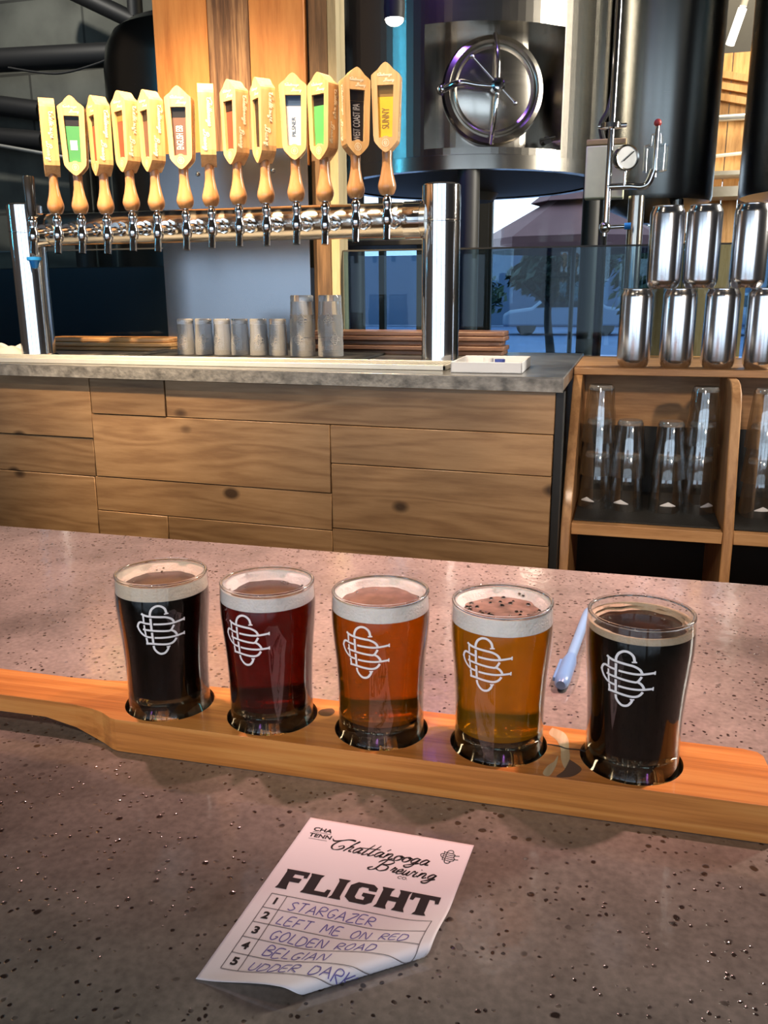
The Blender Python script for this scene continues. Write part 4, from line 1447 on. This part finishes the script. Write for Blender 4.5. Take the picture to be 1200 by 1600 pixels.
def can(label):
    t = thing('beverage_can', label, 'can', (0, 0, 0), 0, 'blank aluminium cans stacked on the shelf unit')
    r, h = .0345, .1635
    link('can_body', MB().lathe([(.024, .004), (.0265, .0), (.030, .004), (.0335, .011), (r, .017), (r, h - .017), (.0335, h - .011), (.0295, h - .0035), (.0297, h - .0015)], seg=56), M['alu'], t)
    link('can_lid', MB().lathe([(.0297, h - .0016), (.0306, h - .0002), (.0300, h), (.0288, h - .0008), (.0278, h - .006), (.0262, h - .0065), (0, h - .0055)], seg=56), M['alu_lid'], t)
    link('can_bottom', MB().lathe([(.024, .004), (.018, .0085), (0, .011)], seg=56), M['alu_lid'], t)
    return t


c0 = None
ct = 'blank silver can, '
for x, k, lab in ((.0105, 0, 'first of the lower row, next to the bar top'), (.0975, 0, 'second of the lower row'), (.1815, 0, 'third of the lower row'), (.2635, 0, 'lower row, cut by the right edge'),
                  (.0605, 1, 'upper row, leftmost'), (.1335, 1, 'upper row, middle one'), (.2235, 1, 'upper row, at the right edge')):
    loc = (x, 1.95, .1428 + k * .1638)
    if c0 is None:
        c0 = can(ct + lab)
        c0.location = loc
    else:
        dup(c0, loc, 1.7 * x * 10, ct + lab)

# ------------------------------------------------------------------ front bar
fb = thing('bar_counter', 'pinkish polished concrete bar top with dark pits', 'bar', (0, .3, ZF))
link('countertop', MB().box(-2.4, 1.9, -.75, .632, -.06 - ZF, -ZF), M['bar'], fb, bevel=.003)
link('bar_base', MB().box(-2.4, 1.9, -.45, .55, 0, -.06 - ZF), M['post_dark'], fb, smooth=False)

# ------------------------------------------------------------------ flight board
T = .0235
BX, BY, BR = -.1409, .4902, R(.9)
fbd = thing('flight_board', 'varnished pine paddle board holding five beer samples', 'board', (BX, BY, 0.0004), BR)
out = [(.240, -.0290), (.2355, -.0338), (-.176, -.0338), (-.1805, -.0325), (-.190, -.0270), (-.200, -.0238), (-.215, -.0215), (-.240, -.0208), (-.300, -.0212), (-.360, -.0225), (-.405, -.0215), (-.418, -.014), (-.422, 0),
       (-.418, .014), (-.405, .0200), (-.360, .0190), (-.300, .0165), (-.245, .0160), (-.215, .0180), (-.195, .0215), (-.175, .0255), (-.150, .0275), (-.10, .0285), (.225, .0285), (.233, .0265), (.236, .022)]
mb = MB()
n = len(out)


def under(x):
    t = min(1, max(0, (-.188 - x) / .05))
    return .0105 * t * t * (3 - 2 * t)


mb.add([(x, y, under(x)) for x, y in out] + [(x, y, T) for x, y in out], [tuple(range(n - 1, -1, -1)), tuple(range(n, 2 * n))] + [(i, (i + 1) % n, (i + 1) % n + n, i + n) for i in range(n)])
bd = link('board', mb, M['board'], fbd, smooth=False)
GC = [(-.2939, .4878), (-.2173, .4890), (-.1409, .4902), (-.0642, .4914), (.0167, .4927)]
GL = []
for gx, gy in GC:
    dx, dy = gx - BX, gy - BY
    GL.append((dx * math.cos(BR) + dy * math.sin(BR), -dx * math.sin(BR) + dy * math.cos(BR)))
DEPTH = .0090
for lx, ly in GL:
    cut(bd, MB().lathe([(0, T - DEPTH), (.0304, T - DEPTH), (.0304, T + .02), (0, T + .02)], (lx, ly, 0), 72))
bv = bd.modifiers.new('bevel', 'BEVEL')
bv.width = .0016
bv.segments = 2
bv.limit_method = 'ANGLE'
bv.angle_limit = R(50)
for lx, ly in GL:
    link('recess', MB().lathe([(0, T - DEPTH + .0002), (.0302, T - DEPTH + .0002), (.0302, T - .0022)], (lx, ly, 0), 64), M['hole'], fbd)
flat = lambda z: (lambda a, b: (a, b, z))


def blob(pts, z, mat, name, par):
    P = smooth_path([(a, b, 0) for a, b in pts + [pts[0]]], 6)[:-1]
    mb = MB().add([(p.x, p.y, z) for p in P], [tuple(range(len(P)))])
    return link(name, mb, mat, par, smooth=False)


blob([(-.0455, .014), (-.0395, .0165), (-.036, .012), (-.0375, .006), (-.043, .005), (-.047, .009)], T + .00012, M['knot'], 'wood_knot', fbd)
blob([(.1085, .0265), (.116, .022), (.1195, .013), (.1205, .002), (.1215, -.010), (.1195, -.022), (.1165, -.012), (.1155, .0), (.1125, .010), (.107, .018)], T + .00010, M['sap'], 'resin_streak', fbd)
blob([(.1125, -.016), (.1145, -.008), (.114, -.020), (.111, -.0325), (.107, -.031), (.109, -.022)], T + .00010, M['sap'], 'resin_streak', fbd)
blob([(.1215, -.011), (.129, -.020), (.124, -.030), (.115, -.0325), (.119, -.024)], T + .00010, M['knot'], 'wood_knot', fbd)
mb = MB()
mb.ribbon(smooth_path([(.107, .004, 0), (.114, .0035, 0), (.119, .0015, 0), (.127, .0018, 0), (.1335, -.001, 0)], 6), .0014, flat(T + .00016))
link('crack', mb, M['black'], fbd, smooth=False)

# ------------------------------------------------------------------ five tasting glasses
GP = [(.0276, .0), (.0284, .0025), (.0284, .0075), (.0278, .0105), (.0276, .018), (.0276, .030), (.0280, .043), (.0289, .058), (.0302, .072), (.0310, .083), (.0311, .091), (.0307, .099), (.0305, .1030)]
GH = .1040


def prof_r(z):
    for (r0, z0), (r1, z1) in zip(GP, GP[1:]):
        if z0 <= z <= z1:
            return r0 + (r1 - r0) * (z - z0) / (z1 - z0)
    return GP[-1][0]


def rings(z0, z1, n, inset):
    return [(prof_r(z0 + (z1 - z0) * k / n) - inset, z0 + (z1 - z0) * k / n) for k in range(n + 1)]


def tasting_glass(i, label, phi, beer, foam, top, z_foam0, z_foam1, dip, rin, bubbles=False):
    gx, gy = GC[i]
    t = thing('tasting_glass', label, 'glass', (gx, gy, T - DEPTH + .0009), math.atan2(-gx, gy) - R(phi), 'beer samples in the flight board')
    fl = .0205
    outer = [(0, 0), (.022, 0)] + smooth_prof
    inner = [(r, z) for r, z in reversed(rings(z_foam1 + .0002, .1025, 5, .0019))]
    body = outer + inner
    link('tumbler', MB().lathe(body, seg=72), M['ware'], t)
    link('glass_foot', MB().lathe([(0, .0006), (.0226, .0006), (.0270, .0012), (.0278, .003), (.0278, .0073), (.0272, .0103), (.0270, .0175), (.0250, fl - .0015), (0, fl - .0018)], seg=72), M['base'], t)
    link('rim', MB().lathe([(.0305 + .0002 + .0011 * math.cos(2 * PI * k / 12) - .0011, .1034 + .0010 * math.sin(2 * PI * k / 12)) for k in range(12)], seg=96, closed=True), M['sample_ware'], t)
    br = rings(fl, z_foam0, 22, .0005)
    link('beer', MB().lathe([(0, fl)] + [(br[0][0] - .003, fl)] + [(br[0][0], fl + .002)] + br[2:] + [(0, z_foam0)], seg=72), beer, t)
    # ring of foam against the wall, open in the middle
    fo = rings(z_foam0 + .0001, z_foam1, 6, .0006)
    R1 = fo[-1][0]
    q = random.Random(i)
    mb = MB()
    prof = fo + [(R1 - .0015, z_foam1 - .0001), (R1 * .90, z_foam1 - dip * .35), (R1 * (rin + .08), z_foam1 - dip * .80), (R1 * rin, z_foam1 - dip), (R1 * rin - .0004, z_foam0 + .0002)]
    mb.lathe(prof, seg=96, closed=True)
    for k in range(len(mb.v)):
        x, y, z = mb.v[k]
        rr_ = math.hypot(x, y)
        if rr_ < R1 - .002:
            a = math.atan2(y, x)
            w = 1 + .035 * math.sin(3 * a + i) + .03 * math.sin(7 * a + 2 * i) + .015 * math.sin(13 * a)
            mb.v[k] = (x * w, y * w, z)
    link('foam', mb, foam, t, angle=85)
    s_ = link('beer_surface', MB().lathe([(0, z_foam1 - dip - .0002), (R1 * rin * 1.10, z_foam1 - dip - .0004)], seg=64), top, t)
    mb = MB()
    nb = 46 if bubbles else 12
    for _ in range(nb):
        a, d = q.uniform(0, 2 * PI), R1 * (q.uniform(.25, .9) if bubbles else q.uniform(.6, .85))
        zb_ = z_foam1 - dip + (dip * max(0, (d / R1 - rin) / (1 - rin)) if d / R1 > rin else 0)
        mb.ball((d * math.cos(a), d * math.sin(a), zb_), q.uniform(.0005, .0016 if bubbles else .0009), 10, 6, (1, 1, .6))
    link('bubbles', mb, M['sample_ware'], t)
    mb = MB()

    def onglass(a, b):
        z = .0735 + b
        r = prof_r(z) + .00025
        return (r * math.sin(a / .0296), -r * math.cos(a / .0296), z)
    logo(mb, onglass, .0000312)
    link('printed_emblem', mb, M['ink_white'], t, smooth=False)
    return t


smooth_prof = [(v_.x, v_.y) for v_ in smooth_path([(r, z, 0) for r, z in GP], 3)]
STOUT = beer_mat('stout_beer', (.03, .012, .006), (.006, .004, .003), .6)
REDB = beer_mat('red_ale', (.42, .035, .012), (.11, .012, .006), .35)
AMBER = beer_mat('amber_ale', (.88, .36, .045), (.44, .155, .005), .42)
GOLD = beer_mat('golden_ale', (.92, .50, .06), (.55, .26, .006), .48)
tasting_glass(0, 'sample glass of near-black stout, leftmost beside the board handle', -5 * -1, STOUT, foam_mat('tan_foam', (.66, .55, .44)), plain('brown_beer_top', (.065, .038, .03), .25, var=.4, vscale=120), .0925, .1015, .0048, .76)
tasting_glass(1, 'sample glass of dark red ale', 29, REDB, foam_mat('pink_white_foam', (.72, .66, .64)), plain('red_brown_beer_top', (.055, .024, .02), .2, var=.4, vscale=120), .0925, .1010, .0052, .80)
tasting_glass(2, 'sample glass of clear amber ale, middle of the five', 19.5, AMBER, foam_mat('white_foam', (.80, .74, .70)), plain('pink_tan_beer_top', (.22, .125, .095), .25, var=.3, vscale=120), .0925, .1020, .0048, .82)
tasting_glass(3, 'sample glass of hazy golden ale with bubbles on its foam', 17, GOLD, foam_mat('bubbly_white_foam', (.82, .76, .72)), plain('bubbly_beer_top', (.28, .17, .13), .3, var=.4, vscale=150), .0915, .1015, .0045, .80, True)
tasting_glass(4, 'sample glass of black stout with thin tan foam, rightmost beside the pen', 11, STOUT, foam_mat('brown_foam', (.50, .38, .26)), plain('black_beer_top', (.03, .016, .011), .12, var=.5, vscale=90), .0945, .0985, .0032, .86)

# ------------------------------------------------------------------ order slip
PT = Vector((-.1634, .4162, 0))
EX = Vector((.0974, -.0007, 0))
EY = Vector((-.0070, -.1292, 0))
fold_a, fold_b = Vector((1.0, .655)), Vector((.40, 1.02))        # bend line in (u, v)
Wp, Hp = .0974, .1294
fa, fb_ = Vector((fold_a.x * Wp, -fold_a.y * Hp)), Vector((fold_b.x * Wp, -fold_b.y * Hp))
fd = (fb_ - fa).normalized()
fn = Vector((-fd.y, fd.x))
if (Vector((Wp, -Hp)) - fa).dot(fn) < 0:
    fn = -fn
RC = .0032


def slip(u, v, lift=0.0):
    """point of the slip: flat, then rising and rolling under at the lower right corner"""
    p = Vector((u * Wp, -v * Hp))
    s_ = (p - fa).dot(fn)
    z, sh, tilt = .0006, 0.0, 0.0
    top = 2 * RC + .0006
    rise0 = -.028
    if s_ > rise0:
        if s_ < 0:
            t_ = (s_ - rise0) / -rise0
            z = .0006 + (top - .0006) * t_ * t_ * (3 - 2 * t_)
        else:
            a = min(s_ / RC, PI)
            z = top - RC + RC * math.cos(a)
            extra = s_ - a * RC
            sh = RC * math.sin(a) - extra - s_
            tilt = a
    q = p + fn * sh
    zz_ = z + lift * math.cos(tilt)
    q2 = q + fn * (lift * math.sin(tilt))
    b = PT + EX * (q2.x / Wp) + EY * (-q2.y / Hp)
    return (b.x, b.y, zz_)


sl = thing('order_slip', 'white paper order slip with black heading and blue handwriting', 'paper', (0, 0, 0))
NU, NV = 60, 80
vs = [slip(i / NU, j / NV) for j in range(NV + 1) for i in range(NU + 1)]
fs = [(j * (NU + 1) + i, j * (NU + 1) + i + 1, (j + 1) * (NU + 1) + i + 1, (j + 1) * (NU + 1) + i) for j in range(NV) for i in range(NU)]
pp = link('sheet', MB().add(vs, fs), M['paper'], sl, angle=80)
pp.modifiers.new('thickness', 'SOLIDIFY').thickness = .00012
LIFT = .00022


def onslip(a, b):
    """a to the right, b upwards, metres from the top left corner of the slip"""
    return slip(a / Wp, -b / Hp, LIFT)


U = lambda u: u * Wp
V = lambda v_: -v_ * Hp
mb = MB()
# heading in heavy slab letters
def slab(polys, x0, x1):
    for poly in polys:
        P = dense([(*p, 0) for p in poly + [poly[0]]], .1)[:-1]
        mb.add([onslip(U(x0 + (x1 - x0) * p.x), V(.485 - .120 * p.y)) for p in P], [tuple(range(len(P)))])


slab([[(0, 0), (.48, 0), (.44, .16), (.40, .40), (.80, .40), (.82, .62), (.42, .62), (.44, .80), (.82, .80), (.86, .68), (1, .70), (1, 1), (0, 1), (.05, .86), (.05, .14)]], .072, .207)
slab([[(0, 0), (1, 0), (1.0, .36), (.86, .36), (.82, .20), (.44, .20), (.44, .86), (.50, 1), (0, 1), (.05, .86), (.05, .14)]], .214, .366)
slab([[(0, 0), (1, 0), (.84, .14), (.84, .86), (1, 1), (0, 1), (.16, .86), (.16, .14)]], .372, .440)
slab([[(.25, 0), (.80, 0), (1, .16), (1, .54), (.55, .54), (.55, .38), (.68, .34), (.68, .20), (.42, .20), (.34, .28), (.34, .72), (.42, .80), (.66, .80), (.70, .68), (.98, .68), (.98, .86), (.80, 1), (.22, 1), (0, .80), (0, .20)]], .452, .602)
slab([[(0, 0), (.42, 0), (.36, .14), (.36, .40), (.64, .40), (.64, .14), (.58, 0), (1, 0), (.94, .14), (.94, .86), (1, 1), (.58, 1), (.64, .86), (.64, .62), (.36, .62), (.36, .86), (.42, 1), (0, 1), (.06, .86), (.06, .14)]], .618, .782)
slab([[(.26, 0), (.74, 0), (.66, .14), (.66, .80), (.84, .80), (.88, .64), (1, .66), (1, 1), (0, 1), (0, .66), (.12, .64), (.16, .80), (.34, .80), (.34, .14)]], .782, .936)
# place lines, script and small logo
type_mesh(mb, 'CHA', .0046, onslip, U(.122), V(.078), 0, 1.15, .00012)
type_mesh(mb, 'TENN', .0046, onslip, U(.130), V(.122), 0, 1.10, .00012)
script(mb, 'Chattanooga', U(.205), V(.192), .0047, onslip, .00085, .3)
script(mb, 'Brewing', U(.515), V(.272), .0042, onslip, .00085, .3)
type_mesh(mb, 'CO.', .0030, onslip, U(.697), V(.293), 0, 1.1)
mb.ribbon([(U(.385), V(.152)), (U(.505), V(.142))], .0006, onslip)
mb.ribbon([(U(.545), V(.142)), (U(.562), V(.128))], .0006, onslip)
logo(mb, lambda a, b: onslip(U(.892) + a, V(.108) + b), .0000106, 1.0)
for k, y in enumerate((.561, .645, .728, .810, .891)):
    type_mesh(mb, str(k + 1), .0066, onslip, U(.122), V(y), 0, 1.05, .00025)
link('printing', mb, M['ink_black'], sl, smooth=False)
mb = MB()
for a, b, y in ((.070, .184, .098), (.070, .184, .146)):
    mb.ribbon(dense([(U(a), V(y), 0), (U(b), V(y), 0)], .002), .0003, onslip)
rows_ = (.521, .603, .686, .768, .851, .932)
for y in rows_:
    mb.ribbon(dense([(U(.078), V(y), 0), (U(.943), V(y), 0)], .0015), .00042, onslip)
for x in (.078, .165, .943):
    mb.ribbon(dense([(U(x), V(rows_[0]), 0), (U(x), V(rows_[-1]), 0)], .0015), .00046, onslip)
link('ruled_table', mb, M['ink_grey'], sl, smooth=False)
mb = MB()
for k, (txt, x, y, h) in enumerate((('STARGAZER', .205, .592, .0062), ('LEFT ME ON RED', .195, .674, .0060), ('GOLDEN ROAD', .205, .756, .0060), ('BELGIAN', .225, .838, .0064), ('UDDER DARKNESS', .205, .921, .0062))):
    hand(mb, txt, U(x), V(y), h, onslip, .00056, .20, .16, k + 3)
link('handwriting', mb, M['ink_blue'], sl, smooth=False)

# ------------------------------------------------------------------ pen
pa, pb_ = Vector((-.0215, .800, .0042)), Vector((-.0345, .620, .0062))
ax = (pa - pb_)
Ln = ax.length
pen = thing('pen', 'pale blue plastic pen lying behind the rightmost glass', 'pen', (0, 0, 0))
PMx = Matrix.Translation(pb_) @ ax.to_track_quat('Z', 'Y').to_matrix().to_4x4()
link('barrel', MB().lathe([(0, .040), (.0042, .040), (.0042, Ln - .02), (.0036, Ln - .008), (.0022, Ln - .001), (0, Ln)], (0, 0, 0), 20, PMx), M['pen'], pen)
link('cap', MB().lathe([(0, .0), (.0035, .0006), (.0054, .004), (.0060, .010), (.0060, .046), (.0052, .052), (.0044, .058), (0, .058)], (0, 0, 0), 24, PMx), M['pen_dark'], pen)
link('clip', MB().box(.0055, .0078, -.0018, .0018, .010, .048, PMx), M['pen_dark'], pen, bevel=.0006)
